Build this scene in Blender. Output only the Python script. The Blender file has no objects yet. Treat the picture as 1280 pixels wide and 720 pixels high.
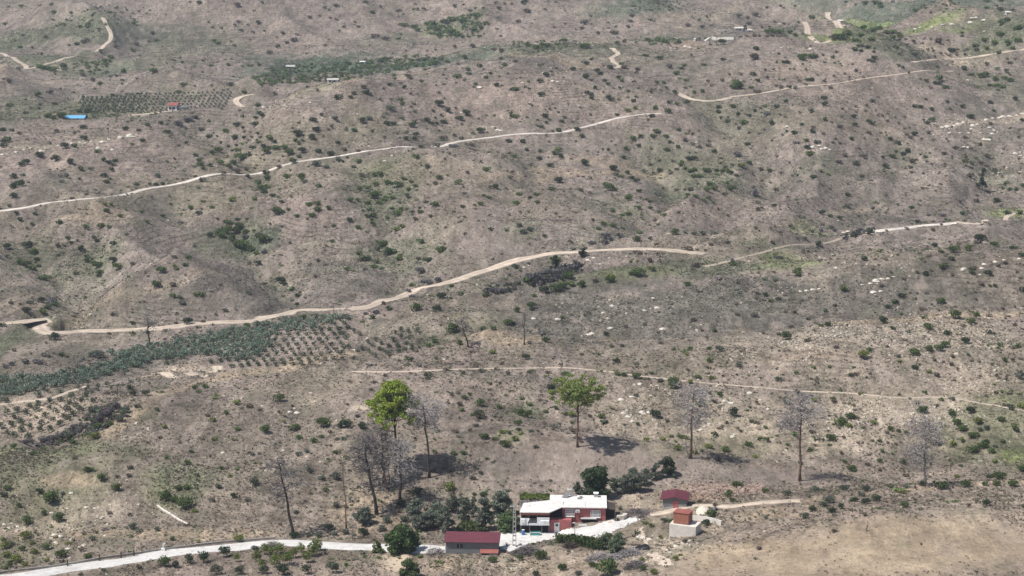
import bpy, math, random, zlib
import numpy as np
from mathutils import Vector, Matrix
rng = np.random.default_rng(7); random.seed(7)
C = bpy.context.scene.collection
R = math.radians
# ------------------------------------------------------------------ view geometry of the drone photograph
F, P, CAMZ = 2492.0, R(11.5), 120.0
cP, sP = math.cos(P), math.sin(P)
def ray(u, v):                       # direction with y = 1: (x/y, z/y)
    den = F*cP + (360.0-v)*sP
    return (u-640.0)/den, ((360.0-v)*cP - F*sP)/den

# ------------------------------------------------------------------ noise
def _h(ix, iy, seed):
    n = (ix.astype(np.int64)*374761393 + iy.astype(np.int64)*668265263 + seed*974711) & 0x7fffffff
    n = ((n ^ (n >> 13))*1274126177) & 0x7fffffff
    return ((n ^ (n >> 16)) & 0xffff)/65535.0*2-1
def vnoise(x, y, seed=0):
    ix = np.floor(x); iy = np.floor(y); fx = x-ix; fy = y-iy
    fx = fx*fx*fx*(fx*(fx*6-15)+10); fy = fy*fy*fy*(fy*(fy*6-15)+10)
    a = _h(ix,iy,seed); b = _h(ix+1,iy,seed); c = _h(ix,iy+1,seed); d = _h(ix+1,iy+1,seed)
    return (a*(1-fx)+b*fx)*(1-fy) + (c*(1-fx)+d*fx)*fy
def fbm(x, y, wl, oct=4, seed=0, gain=.5):
    s = 0; a = 1; t = 0; x = x/wl; y = y/wl
    for k in range(oct):
        ca, sa = math.cos(k*.9+.4), math.sin(k*.9+.4)
        s = s + a*vnoise(x*ca-y*sa+17.3*k, x*sa+y*ca+5.1*k, seed+k); t += a; a *= gain; x = x*2.03; y = y*2.03
    return s/t
def sstep(a, b, x):
    t = np.clip((x-a)/(b-a), 0, 1); return t*t*(3-2*t)

# ------------------------------------------------------------------ monotone cubic interpolation
def pchip(x, y, xi):
    x = np.asarray(x, float); y = np.asarray(y, float); h = np.diff(x); d = np.diff(y)/h
    m = np.zeros(len(x)); m[0] = d[0]; m[-1] = d[-1]
    for i in range(1, len(x)-1):
        if d[i-1]*d[i] > 0:
            w1 = 2*h[i]+h[i-1]; w2 = h[i]+2*h[i-1]; m[i] = (w1+w2)/(w1/d[i-1]+w2/d[i])
    k = np.clip(np.searchsorted(x, xi)-1, 0, len(x)-2)
    t = (xi-x[k])/h[k]; t = np.clip(t, 0, 1)
    return (2*t**3-3*t**2+1)*y[k] + (t**3-2*t**2+t)*h[k]*m[k] + (-2*t**3+3*t**2)*y[k+1] + (t**3-t**2)*h[k]*m[k+1]

# ------------------------------------------------------------------ terrain: surveyed ridge, slope and valley lines, near to far
UC = [-400,0,160,320,480,640,800,960,1120,1280,1680]
T = lambda z, Y: ('z', z, Y)
V = lambda v, Y: ('v', v, Y)
ROWS = [
 [T(6,150)]*5+[T(8,150),T(10,150),T(12,150),T(14,150),T(16,150),T(18,150)],
 [T(3,250)]*5+[T(4,250),T(8,250),T(12,250),T(14,250),T(15.5,250),T(17,250)],
 [V(720,338),V(720,338),V(720,338),V(720,338),V(720,338),V(720,335),V(720,325),V(720,312),V(720,305),V(720,300),V(720,295)],
 [V(695,355),V(690,356),V(680,358),V(675,360),V(672,360),V(665,360),V(655,362),V(665,345),V(660,335),V(660,330),V(660,325)],
 [V(640,375),V(635,378),V(630,380),V(625,380),V(620,380),V(612,382),V(615,382),V(632,362),V(617,366),V(603,372),V(585,380)],
 [V(595,392),V(590,395),V(588,395),V(585,396),V(585,396),V(585,394),V(590,394),V(600,395),V(598,396),V(588,398),V(560,402)],
 [V(552,423),V(552,423),V(548,418),V(548,416),V(550,412),V(552,409),V(566,408),V(578,410),V(578,410),V(570,410),V(540,415)],
 [T(-7,440),T(-7,442),V(515,438),V(510,438),V(505,440),V(505,438),V(515,434),V(520,434),V(520,434),V(515,434),V(500,436)],
 [T(-8,470),V(505,475),V(485,480),V(462,475),V(440,485),V(432,492),V(428,492),V(415,498),V(402,502),V(392,505),V(370,512)],
 [T(-8,500),V(470,510),V(465,510),T(-5,500),T(-3,510),T(-1.5,515),T(-1,515),T(1,520),T(3,522),T(5,525),T(8,535)],
 [V(425,545),V(425,545),V(430,545),V(415,552),V(405,545),V(395,545),V(385,548),V(365,555),V(345,562),V(335,565),V(315,572)],
 [V(400,570),V(398,570),V(405,568),V(395,572),V(388,565),V(370,570),V(345,592),V(309,625),V(292,640),V(275,650),V(245,665)],
 [V(370,600),V(375,595),V(375,592),V(370,595),V(365,600),V(352,605),T(0,615),T(1,650),T(3,665),T(5,675),T(7,690)],
 [V(320,655),V(320,655),V(320,652),V(320,650),V(320,650),V(315,650),V(300,655),V(285,680),V(275,692),V(262,700),V(240,712)],
 [V(235,735),V(235,735),V(235,735),V(235,735),V(235,735),V(235,735),V(230,745),V(225,755),V(220,765),V(215,770),V(205,775)],
 [V(185,805),V(185,805),V(185,805),V(185,808),V(180,812),V(175,815),V(170,820),V(160,840),V(155,850),V(150,860),V(140,870)],
 [V(170,850),V(160,852),V(148,875),V(118,905),V(92,925),V(68,955),V(105,920),V(62,1020),V(48,1060),V(22,1120),V(10,1150)],
 [T(15,905),V(140,905),V(135,930),T(19,960),T(22,1000),T(29,1040),V(92,980),T(28,1100),T(29,1150),T(36,1220),T(36,1250)],
 [V(110,1030),V(108,1040),V(108,1040),V(100,1060),V(88,1100),V(62,1140),V(78,1060),V(52,1220),V(38,1260),V(15,1300),V(5,1330)],
 [V(60,1260),V(60,1260),V(60,1260),V(58,1270),V(58,1280),V(38,1360),V(45,1300),V(28,1420),V(20,1430),V(4,1420),V(-5,1430)],
 [V(8,1550),V(5,1550),V(0,1560),V(-8,1600),V(-12,1620),V(-12,1620),V(-5,1600),V(-8,1640),V(-8,1640),V(-25,1560),V(-30,1560)],
 [T(18,1720),T(20,1720),T(24,1720),T(44,1760),T(50,1760),T(50,1760),T(44,1760),T(50,1760),T(50,1760),T(60,1720),T(62,1720)],
 [T(45,2600)]*3+[T(60,2600)]*8,
 [T(70,4200)]*11,
 [T(60,6200)]*11,
]
NS, NY = 820, 1080
SG = np.linspace(-.52, .52, NS)
YG = np.exp(np.linspace(math.log(150.), math.log(6200.), NY))
def build_base():
    Yr = []; Zr = []
    for row in ROWS:
        s = []; Y = []; Z = []
        for u, (k, a, y) in zip(UC, row):
            if k == 'v': sx, t = ray(u, a); z = CAMZ + y*t
            else:
                t = (a-CAMZ)/y; q = -t                     # find v for this slope to get s
                al = math.atan(q) - P; v = 360 + F*math.tan(al); sx, _ = ray(u, v); z = a
            s.append(sx); Y.append(y); Z.append(z)
        s = [-.6]+s+[.6]; Y = [Y[0]]+Y+[Y[-1]]; Z = [Z[0]]+Z+[Z[-1]]
        Yr.append(pchip(s, Y, SG)); Zr.append(pchip(s, Z, SG))
    Yr = np.array(Yr); Zr = np.array(Zr)
    Z = np.zeros((NY, NS))
    for j in range(NS): Z[:, j] = pchip(Yr[:, j], Zr[:, j], YG)
    return Z
ZG = build_base()
k5 = np.array([1,4,6,4,1])/16.
for _ in range(1):                                         # soften the survey lines
    Zp = np.pad(ZG, ((2,2),(2,2)), 'edge')
    Zp = sum(k5[i]*Zp[i:i+NY, :] for i in range(5)); ZG = sum(k5[i]*Zp[:, i:i+NS] for i in range(5))
YY = np.repeat(YG[:, None], NS, 1); XX = YY*SG[None, :]
far = sstep(380, 1000, YY); vfar = sstep(1500, 2600, YY)
rel = fbm(XX, YY, 46, 4, 3)*(1.2+2.8*far+6*vfar)
warp = 26*fbm(XX, YY, 120, 2, 31)
rid = 1-2*np.abs(vnoise((XX+warp+.35*YY)/70., YY/210.+3, 12)); rid2 = 1-2*np.abs(vnoise((XX-warp-.2*YY)/34., YY/120.+8, 15))
hs = sstep(560, 640, YY)*(1-.6*sstep(1000, 1250, YY))
rel = rel + hs*(rid*5.8 + rid2*3.0) + sstep(1150, 1400, YY)*rid*9
nr = sstep(395, 430, YY)*(1-sstep(480, 560, YY))
rel = rel + nr*.8*rid2 + (.34+.3*far)*fbm(XX, YY, 7+9*far, 3, 77)
def ground_px(u, v):
    s, t = ray(u, v); j = int(np.clip((s-S0)/SD, 0, NS-1)); d = ZG[:, j]-(CAMZ+t*YG); k = max(int(np.argmax(d > 0)), 1); return s*YG[k], YG[k]
LY0, LYD = math.log(150.), (math.log(6200.)-math.log(150.))/(NY-1)
S0, SD = SG[0], SG[1]-SG[0]
add = np.zeros_like(ZG)
for u, v, rx, ry, h in [(225,378,27,26,5.5),(95,290,26,34,4),(600,292,28,34,4.5),(430,352,15,22,3.2),(900,265,32,34,4.5),(1000,175,38,38,5.5),(720,125,42,46,5),(380,168,30,34,4),(160,195,34,30,3.5),(575,225,26,30,3.5),
   (1180,245,26,26,4),(1130,130,40,36,5),(850,160,22,34,3.5),(490,140,28,36,4),(330,265,24,28,3),(700,260,22,26,3),(800,580,44,13,3.3),(1110,655,45,16,1.6),(640,560,16,12,.8),(330,520,30,20,2.2),(560,490,30,18,1.6),(250,610,28,12,1.6),(60,600,24,16,1.8),
   (930,470,36,16,1.8),(1120,455,34,18,2.0),(1230,530,22,16,1.8),(860,410,26,20,2.0),(1050,345,34,20,2.4),(1230,330,30,22,2.6),(560,415,20,16,1.6),(940,12,60,90,9),(1020,70,50,60,5),(860,35,60,70,7),(250,30,90,120,9),(90,50,70,80,7),(450,20,80,120,10),(620,25,70,100,8),(1230,45,50,80,8),(150,105,60,40,3)]:
    x, y = ground_px(u, v); add += h*(1.25 if v > 90 else 1.6)*np.exp(-(((XX-x)/rx)**2+((YY-y)/ry)**2)**1.3)
GULLIES = [([(650,520),(740,540),(850,566),(960,576),(1060,592),(1150,600)],6,1.9),([(150,530),(200,490),(250,477),(300,466),(360,460),(440,441),(520,435),(640,431)],9,-2.6),([(640,431),(760,427),(850,423),(930,414),(1010,408),(1100,402),(1200,396),(1300,390)],9,-1.8),([(430,393),(520,386),(620,372),(700,360),(800,346),(880,322),(960,309)],8,-2.2),([(960,309),(1060,297),(1150,289),(1290,275)],9,-1.6),([(1000,632),(1100,616),(1200,605),(1300,600)],7,-.9),([(30,300),(48,325),(75,352),(95,385),(88,398)],8,3.6),([(115,290),(128,322),(118,350),(104,372),(84,396)],8,3.6),([(275,280),(312,308),(340,335),(368,366),(380,392)],9,4.2),([(455,225),(478,262),(488,300),(492,330),(505,360)],10,4.2),([(570,292),(548,322),(530,348)],7,2.6),
   ([(735,245),(765,275),(785,295),(775,312)],8,3.2),([(820,190),(850,225),(835,262),(805,300)],9,4.0),([(1085,180),(1130,212),(1110,250),(1075,280),(1050,292)],9,4.0),([(245,160),(292,190),(315,215),(350,240)],8,3.2),([(850,125),(905,165),(930,200),(960,235)],9,3.8),([(1225,180),(1240,215),(1215,262)],8,3.6),
   ([(650,190),(668,225),(640,262),(650,300)],8,3.2),([(420,150),(440,185),(430,215)],8,2.8),([(210,200),(228,240),(212,280)],8,3.0),([(60,215),(70,255),(50,290)],7,2.6),([(960,150),(1010,130),(1050,120)],8,2.0),([(760,150),(800,175),(815,190)],7,2.6),
   ([(735,326),(700,340),(660,352),(610,366),(560,378)],6,3.2),([(215,478),(165,500),(130,520),(95,540),(50,552)],5,4.2),([(700,470),(660,500),(600,520)],6,1.0),([(1040,470),(1060,510),(1020,560)],6,1.4),([(1190,480),(1200,530),(1150,590)],6,1.6),([(420,480),(400,520),(340,560),(270,590),(210,640)],7,1.5)]
def seg_d(px, y0, y1, x0, x1):
    d = None
    for (ax, ay), (bx, by) in zip(px[:-1], px[1:]):
        vx, vy = bx-ax, by-ay; t = np.clip(((x0-ax)*vx+(y0-ay)*vy)/(vx*vx+vy*vy+1e-9), 0, 1); q = np.hypot(x0-ax-t*vx, y0-ay-t*vy); d = q if d is None else np.minimum(d, q)
    return d
wobx, woby = 5*vnoise(XX/19., YY/19., 101), 5*vnoise(XX/19., YY/19., 102)
for px, r_, dep in GULLIES:
    P2 = [ground_px(*p) for p in px]; xs = [p[0] for p in P2]; ys = [p[1] for p in P2]; m = (XX > min(xs)-40)&(XX < max(xs)+40)&(YY > min(ys)-40)&(YY < max(ys)+40)
    dd = seg_d(P2, (YY+woby)[m], None, (XX+wobx)[m], None); add[m] -= dep*np.exp(-(dd/r_)**1.5)
rel = rel + add
calm = 1-.75*np.exp(-((XX/75.)**2+((YY-365)/38.)**2))
ZG = ZG + rel*calm*sstep(150, 300, YY)
LY0, LYD = math.log(150.), (math.log(6200.)-math.log(150.))/(NY-1)
S0, SD = SG[0], SG[1]-SG[0]
def height(x, y):
    x = np.asarray(x, float); y = np.asarray(y, float)
    i = np.clip((np.log(np.clip(y, 150.01, 6199))-LY0)/LYD, 0, NY-1.001); j = np.clip((x/y-S0)/SD, 0, NS-1.001)
    a = i.astype(int); b = j.astype(int); fi = i-a; fj = j-b
    return (ZG[a,b]*(1-fj)+ZG[a,b+1]*fj)*(1-fi) + (ZG[a+1,b]*(1-fj)+ZG[a+1,b+1]*fj)*fi
def ground_at(u, v):                                       # where the sight line through (u, v) meets the land
    s, t = ray(u, v); jf = min(max((s-S0)/SD, 0), NS-1.001); j = int(jf); f = jf-j
    col = ZG[:, j]*(1-f)+ZG[:, j+1]*f
    d = col-(CAMZ+t*YG); k = np.argmax(d > 0)
    if k == 0: k = NY-2
    w = d[k-1]/(d[k-1]-d[k]+1e-9); y = YG[k-1]+(YG[k]-YG[k-1])*min(max(w,0),1)
    return float(s*y), float(y), float(CAMZ+t*y)
def ppm(y): return F/(y*1.04)                              # picture pixels per metre at that range
def pad(x0, y0, rx, ry, fz, edge=6.0):                     # level a building plot
    d = np.maximum(np.abs(XX-x0)/rx, np.abs(YY-y0)/ry)
    w = 1-sstep(1, 1+edge/min(rx, ry), d); m = w > 0
    ZG[m] = ZG[m]*(1-w[m]) + fz(XX[m], YY[m])*w[m]
HX, HY, HZ = ground_at(730, 653)
HX = float(HX); HZ = HZ
pad(HX-4.5, HY+1.0, 13, 9, lambda X, Y: HZ+np.clip((X-(HX-1))*.14, -1.75, 0.35)-.035*np.clip(HY-Y, 0, 4), 7)
LX, LY_, LZ = ground_at(590, 691); pad(LX, LY_+2, 7, 4, lambda X, Y: LZ+0*X, 4)
MX, MY, MZ = ground_at(843, 637); pad(MX, MY+2.5, 4.5, 5, lambda X, Y: MZ+0*X, 4)
OX, OY, OZ = ground_at(858, 672)
ROADPTS = []
def dense(px, step=2.0):
    P3 = np.array([ground_at(*p) for p in px]); out = []
    n = len(P3)
    for i in range(n-1):
        p0 = P3[max(i-1,0)]; p1 = P3[i]; p2 = P3[i+1]; p3 = P3[min(i+2,n-1)]
        k = max(2, int(np.linalg.norm((p2-p1)[:2])/step))
        for q in range(k):
            t = q/k
            out.append(.5*((2*p1)+(-p0+p2)*t+(2*p0-5*p1+4*p2-p3)*t*t+(-p0+3*p1-3*p2+p3)*t**3))
    out.append(P3[-1]); out = np.array(out)
    z = height(out[:,0], out[:,1]); kk = min(9, len(z)//2*2+1)
    zp = np.pad(z, kk//2, 'edge'); out[:,2] = np.convolve(zp, np.ones(kk)/kk, 'valid')
    return out
def grade(path, w):                                        # cut and fill the land to carry a road
    for x, y, z in path:
        r = w/2+2.2
        i0 = max(0, int((math.log(y-r)-LY0)/LYD)); i1 = min(NY, int((math.log(y+r)-LY0)/LYD)+2)
        j0 = max(0, int(((x-r)/y-S0)/SD)-1); j1 = min(NS, int(((x+r)/y-S0)/SD)+3)
        if i1 <= i0 or j1 <= j0: continue
        d = np.hypot(XX[i0:i1, j0:j1]-x, YY[i0:i1, j0:j1]-y)
        wt = 1-sstep(w/2+.5, r+.6, d); ZG[i0:i1, j0:j1] += (z-.05-ZG[i0:i1, j0:j1])*wt
ROADS = {  # name, picture line, width in metres, material key
 'a': ('road', [(-60,735),(0,722),(70,714),(150,701),(213,691),(280,684),(340,679),(400,680),(470,685),(530,686),(585,682),(640,672),(680,668)], 4.6, 'concrete'),
 'b': ('track', [(-40,402),(0,402),(30,400),(58,399),(50,408),(62,414),(110,414.5),(170,412),(210,411),(240,405),(275,402),(320,400),(370,393),(420,390),(450,384),(480,375),(520,366),(560,355),(600,341),(640,329),(690,318),(740,313),(800,312.5),(845,314),(882,317)], 5.2, 'dirt'),
 'c': ('track', [(-60,268),(0,264),(60,257),(120,247),(180,237),(240,226),(300,217),(350,209),(410,199),(470,188),(500,185),(520,183)], 3.3, 'paledirt'),
 'd': ('track', [(520,183),(570,178),(620,172),(680,167),(740,157),(770,149),(810,143),(828,141)], 3.4, 'paledirt'),
 'e': ('track', [(760,655),(790,647),(830,640),(860,637.5),(885,636),(910,633),(940,630),(968,627),(1000,624)], 2.3, 'dirt'),
 'f': ('path', [(440,466),(520,463),(600,460),(640,460),(700,461),(745,462),(790,468),(840,474),(900,480),(945,483),(1000,488),(1060,491),(1120,496),(1180,499),(1235,504),(1290,514),(1340,520)], 1.05, 'dirt'),
 'g': ('track', [(1085,291),(1120,287),(1160,282),(1195,279)], 3.6, 'paledirt')
 , 'u': ('track', [(1195,279),(1230,274),(1260,271),(1300,266)], 2.2, 'dirt'), 't': ('track', [(880,334),(900,329),(960,314),(1010,305),(1060,297),(1085,291)], 1.8, 'rim'),
 'h': ('track', [(765,60),(772,68),(765,72),(768,78),(775,82),(766,86)], 3.0, 'dirt'),
 'i': ('track', [(845,114),(862,121),(880,129),(895,126),(912,122)], 3.8, 'dirt'),
 'j': ('track', [(912,122),(960,116),(1010,107),(1066,101),(1110,95),(1145,89),(1165,87),(1190,89)], 2.4, 'dirt'),
 'k': ('track', [(1140,78),(1180,74),(1220,72),(1255,66),(1290,60)], 2.8, 'dirt'),
 'l': ('track', [(318,115),(305,118),(296,124),(298,130),(304,135)], 3.2, 'dirt'),
 'm': ('track', [(0,66),(18,72),(30,80),(35,87),(46,84),(70,77),(92,71)], 3.0, 'dirt'),
 'n': ('track', [(120,65),(135,54),(139,46),(133,32),(128,22)], 3.0, 'dirt'),
 'o': ('track', [(0,507),(30,501),(60,498),(90,488),(110,483)], 1.8, 'dirt'),
 'p': ('track', [(160,144),(190,142),(215,138)], 2.5, 'dirt'),
 'q': ('track', [(205,468),(240,465),(265,459),(272,457)], 3.0, 'dirt'),
 'r': ('path', [(975,28),(1010,40),(1040,50)], 3.0, 'dirt'),
 's': ('path', [(1035,14),(1046,24),(1054,29)], 4.0, 'dirt'),
}
RP = {}
for k, (nm, px, w, mt) in ROADS.items():
    RP[k] = dense(px); grade(RP[k], w)
# gully cuts
def carve(px, r, depth):
    for x, y, z in dense(px, 3.0):
        i0 = max(0, int((math.log(y-3*r)-LY0)/LYD)); i1 = min(NY, int((math.log(y+3*r)-LY0)/LYD)+2)
        j0 = max(0, int(((x-3*r)/y-S0)/SD)-1); j1 = min(NS, int(((x+3*r)/y-S0)/SD)+3)
        d = np.hypot(XX[i0:i1, j0:j1]-x, (YY[i0:i1, j0:j1]-y)*.7)
        ZG[i0:i1, j0:j1] -= depth*.22*np.exp(-(d/r)**2)
# ------------------------------------------------------------------ land cover (colour of the soil and dry grass, some gully shade painted in, by place)
COL = dict(mauve=(.220,.186,.162), pink=(.276,.222,.188), straw=(.395,.315,.225), pale=(.40,.34,.26), green=(.125,.138,.088), lime=(.19,.235,.085),
           teal=(.10,.135,.09), dark=(.085,.078,.065), grey=(.155,.142,.122), tan=(.43,.355,.28), olive=(.205,.185,.130), bare=(.262,.220,.190), red=(.32,.215,.165), moss=(.185,.195,.115))
COVER = [ # u, v, half width, half height, colour, strength   (read off the photograph, laid on the land)
 (1080,690,260,48,'straw',.72),(900,700,70,25,'straw',.7),(1230,640,80,25,'pale',.25),(980,640,60,8,'straw',.5),(1130,615,90,8,'bare',.4),
 (720,585,180,34,'bare',.85),(900,592,150,16,'bare',.8),(980,556,150,16,'pale',.45),(860,545,90,14,'pale',.3),(760,545,70,18,'bare',.6),(620,545,60,30,'grey',.3),
 (60,590,110,45,'moss',.55),(30,690,60,28,'olive',.8),(30,650,50,30,'olive',.5),(215,610,50,34,'moss',.7),(110,640,60,25,'pale',.35),(240,600,60,16,'green',.45),(90,600,40,10,'straw',.6),
 (120,575,30,12,'tan',.4),(200,668,140,8,'straw',.6),(460,640,50,30,'straw',.5),(560,620,70,14,'green',.25),(50,565,80,12,'moss',.8),(160,520,35,18,'olive',.6),(110,545,30,12,'olive',.6),
 (395,700,90,14,'pink',.6),(250,708,80,12,'pink',.4),(492,703,22,12,'tan',.8),(440,700,40,12,'olive',.5),(540,705,60,10,'straw',.6),(690,705,80,16,'straw',.4),
 (60,520,75,28,'tan',.75),(30,505,50,10,'tan',.8),(230,464,60,9,'tan',.7),(410,436,85,20,'pink',.5),(480,435,50,14,'grey',.4),
 (30,415,30,25,'green',.5),(5,430,20,20,'green',.7),(300,300,50,24,'green',.5),(320,305,30,14,'teal',.5),(480,235,60,35,'green',.45),(480,255,40,25,'green',.35),(495,320,55,22,'green',.4),
 (40,320,40,25,'green',.35),(75,350,20,20,'green',.5),(120,330,30,22,'green',.5),(130,265,60,18,'straw',.35),(150,250,40,10,'olive',.4),
 (870,225,60,22,'green',.55),(900,335,75,10,'green',.6),(985,325,40,14,'lime',.45),(960,305,50,8,'green',.5),(820,195,35,35,'green',.4),(930,150,60,30,'green',.4),(1020,200,40,14,'green',.4),(1010,290,24,10,'lime',.3),
 (700,285,40,12,'green',.15),(650,285,30,20,'green',.3),(730,350,60,10,'green',.5),(790,340,50,8,'lime',.25),(1260,265,30,6,'lime',.5),(1090,315,30,10,'olive',.4),
 (800,395,160,35,'grey',.75),(930,385,110,38,'grey',.8),(1090,375,150,30,'grey',.6),(700,370,70,16,'grey',.5),(600,405,40,20,'green',.2),(540,430,30,8,'green',.5),(590,412,40,14,'olive',.4),
 (960,440,120,24,'pale',.3),(1120,440,160,50,'pale',.28),(1200,415,60,20,'pale',.35),(850,455,90,12,'olive',.35),(1080,520,200,26,'pale',.3),(800,520,60,26,'pale',.4),(930,520,60,30,'pale',.3),
 (1250,545,60,44,'moss',.6),(1190,560,40,20,'olive',.3),(910,555,60,10,'olive',.6),(830,560,30,10,'olive',.5),(1270,500,20,12,'lime',.35),(1270,570,18,10,'lime',.6),(655,515,22,10,'green',.6),(640,545,22,12,'lime',.3),
 (770,205,90,10,'straw',.35),(700,215,60,8,'straw',.4),(470,215,30,10,'lime',.2),(300,205,50,9,'olive',.4),(880,270,90,16,'pink',.5),(600,130,90,35,'pink',.55),(700,120,60,30,'pink',.4),(60,190,90,25,'pink',.45),(110,160,80,8,'pink',.6),(160,215,60,25,'pink',.3),
 (370,150,60,20,'pink',.4),(1010,90,70,18,'pink',.5),(1060,135,60,35,'pink',.4),(1150,150,60,40,'pink',.3),(1180,65,60,14,'pale',.6),(1190,60,45,8,'red',.1),(1270,110,40,30,'green',.4),(1220,130,50,16,'grey',.5),(1260,180,50,30,'grey',.3),
 (1085,38,78,11,'lime',.8),(1050,40,50,8,'lime',.6),(1165,29,40,7,'lime',.7),(1195,38,30,5,'lime',.5),(1110,50,50,10,'green',.7),(1250,45,50,22,'green',.7),(1230,25,60,10,'green',.5),(1150,8,120,10,'teal',.6),(1000,8,60,9,'teal',.5),(970,38,30,6,'teal',.5),
 (100,28,130,22,'green',.65),(120,45,40,14,'green',.6),(50,75,60,12,'green',.6),(130,80,80,12,'green',.5),(70,70,35,8,'green',.7),(200,60,60,14,'grey',.4),(260,55,60,14,'green',.4),(160,85,70,6,'teal',.3),(20,55,30,8,'green',.6),
 (570,30,50,14,'green',.6),(555,40,35,8,'lime',.3),(480,50,60,12,'green',.25),(700,57,90,7,'green',.6),(730,60,60,6,'green',.5),(820,52,40,5,'green',.7),(790,8,60,10,'teal',.6),(640,57,40,5,'teal',.4),
 (430,88,115,14,'teal',.85),(560,75,60,9,'teal',.5),(390,110,40,4,'lime',.2),(60,140,80,10,'green',.6),(30,125,50,14,'green',.4),(40,100,60,6,'straw',.3),(130,102,130,8,'bare',.5),(200,128,110,14,'olive',.45),(110,140,30,8,'green',.6),(260,135,70,12,'bare',.5),
 (870,60,30,4,'pale',.8),(860,58,20,8,'red',.35),(855,75,60,14,'green',.2),(930,36,16,3,'pale',.9),(800,75,60,10,'olive',.3),(700,75,50,5,'straw',.4),(760,120,60,14,'olive',.25),
 (890,612,45,8,'red',.7),(915,617,35,6,'red',.6),(815,625,30,9,'tan',.6),(810,690,30,20,'pale',.6),(840,690,30,16,'pale',.6),(640,700,20,16,'pale',.5),(700,700,30,8,'tan',.5),(850,680,14,9,'pale',.7),
 (55,660,40,12,'pale',.35),(15,665,25,10,'tan',.4),(390,500,40,14,'pale',.3),(450,510,20,3,'pale',.8),(400,570,40,8,'pink',.4),(1000,422,12,5,'pale',.9),(1020,445,60,6,'red',.2),(640,470,100,6,'grey',.4),
 (380,385,160,10,'dark',.12),(420,350,60,25,'grey',.5),(250,370,80,30,'grey',.4),(100,440,70,10,'dark',.35),(160,455,70,10,'grey',.6),(60,450,60,14,'dark',.3),(690,345,35,9,'dark',.7),(620,362,40,8,'dark',.3),
 (130,515,22,18,'dark',.85),(90,540,35,9,'dark',.7),(1060,292,25,5,'dark',.5),(1240,215,30,25,'green',.2),(770,295,25,8,'dark',.2),(760,255,40,14,'green',.3),(15,380,40,18,'red',.12),(540,210,90,16,'straw',.12),  # leading dark pair: shade of the gully bank put into the ground colour
 (320,190,80,30,'olive',.35),(400,170,60,40,'olive',.15),(960,175,90,30,'olive',.3),(470,150,60,20,'olive',.3),(330,240,200,20,'olive',.25),(120,245,120,30,'olive',.25),(700,250,120,25,'olive',.2),(1180,500,60,14,'olive',.25),
]
ROCKY = [(1080,440,220,50,.8),(1100,515,200,28,.9),(880,505,90,30,.8),(790,515,50,22,.8),(760,390,120,25,.5),(950,470,160,16,.8),(110,635,80,25,.8),(60,665,40,12,.8),(390,500,40,14,.8),(1190,160,80,14,.9),(1200,60,60,14,.6),
 (1180,660,90,20,.25),(1250,690,60,30,.35),(20,660,30,10,.8),(900,615,60,10,.9),(820,690,60,20,.8),(700,700,120,16,.5),(640,690,20,16,.8),(330,580,30,8,.5),(400,575,40,8,.6),(1100,340,180,40,.4),(680,100,60,16,.4),
 (540,290,40,8,.4),(850,60,40,8,.7),(1000,62,40,5,.6),(1020,185,40,6,.5),(160,600,60,20,.4),(1250,215,40,10,.5),(490,190,60,10,.4),(90,405,50,9,.5),(730,330,50,6,.6)]
def world_ell(u, v, ru, rv):
    x, y, z = ground_at(u, v)
    ya = ground_at(u, v-rv)[1]; yb = ground_at(u, v+rv)[1]
    ry = min(max((ya-yb)/2, 2.0), rv/(F/y)/max(.035,(CAMZ-z)/y)*1.6)
    return x, (y+np.clip((ya+yb)/2-y, -.3*ry, .3*ry)), ru/ppm(y), ry
w1 = fbm(XX, YY, 40, 4, 51); w2 = fbm(XX, YY, 40, 4, 61); w3 = fbm(XX, YY, 9, 3, 71)
g0 = fbm(XX, YY, 110, 4, 81); g1 = fbm(XX, YY*.6, 30, 4, 91)
BASE = np.zeros((NY, NS, 3)); BASE[:] = COL['mauve']
def blend(w, c):
    w = np.clip(w, 0, 1)[..., None]; BASE[:] = BASE*(1-w)+np.array(c)*w
blend(sstep(-.1, .5, g0)*.55, COL['pink']); blend(sstep(-.05, .5, g1)*.45, COL['olive']); blend(sstep(.0, .6, -g0)*.4, COL['grey'])
blend((1-sstep(330, 560, YY))*.22, COL['straw'])
gul = np.clip(-add/3.5, 0, 1); blend(gul*.30*(YY > 450), COL['green']); blend(np.clip(add/5, 0, 1)*.35*(.5+.5*np.clip(1+g1, 0, 1)), COL['pink'])
ROCK = np.clip(.10+.12*g1, 0, 1)
for u, v, ru, rv, c, s in COVER:
    x, y, rx, ry = world_ell(u, v, ru, rv)
    m = (np.abs(YY-y) < ry*2.2) & (np.abs(XX-x) < rx*2.2)
    d = np.sqrt(((XX[m]-x)/rx)**2+((YY[m]-y)/ry)**2) + .45*w1[m]+.35*w3[m]
    w = (min(s*1.2,.97)*(1-sstep(.55, 1.25, d)))[:, None]; BASE[m] = BASE[m]*(1-w)+np.array(COL[c])*w
for u, v, ru, rv, s in ROCKY:
    x, y, rx, ry = world_ell(u, v, ru, rv)
    d = np.sqrt(((XX-x)/rx)**2+((YY-y)/ry)**2) + .5*w2
    ROCK = np.maximum(ROCK, s*(1-sstep(.5, 1.3, d)))
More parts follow.
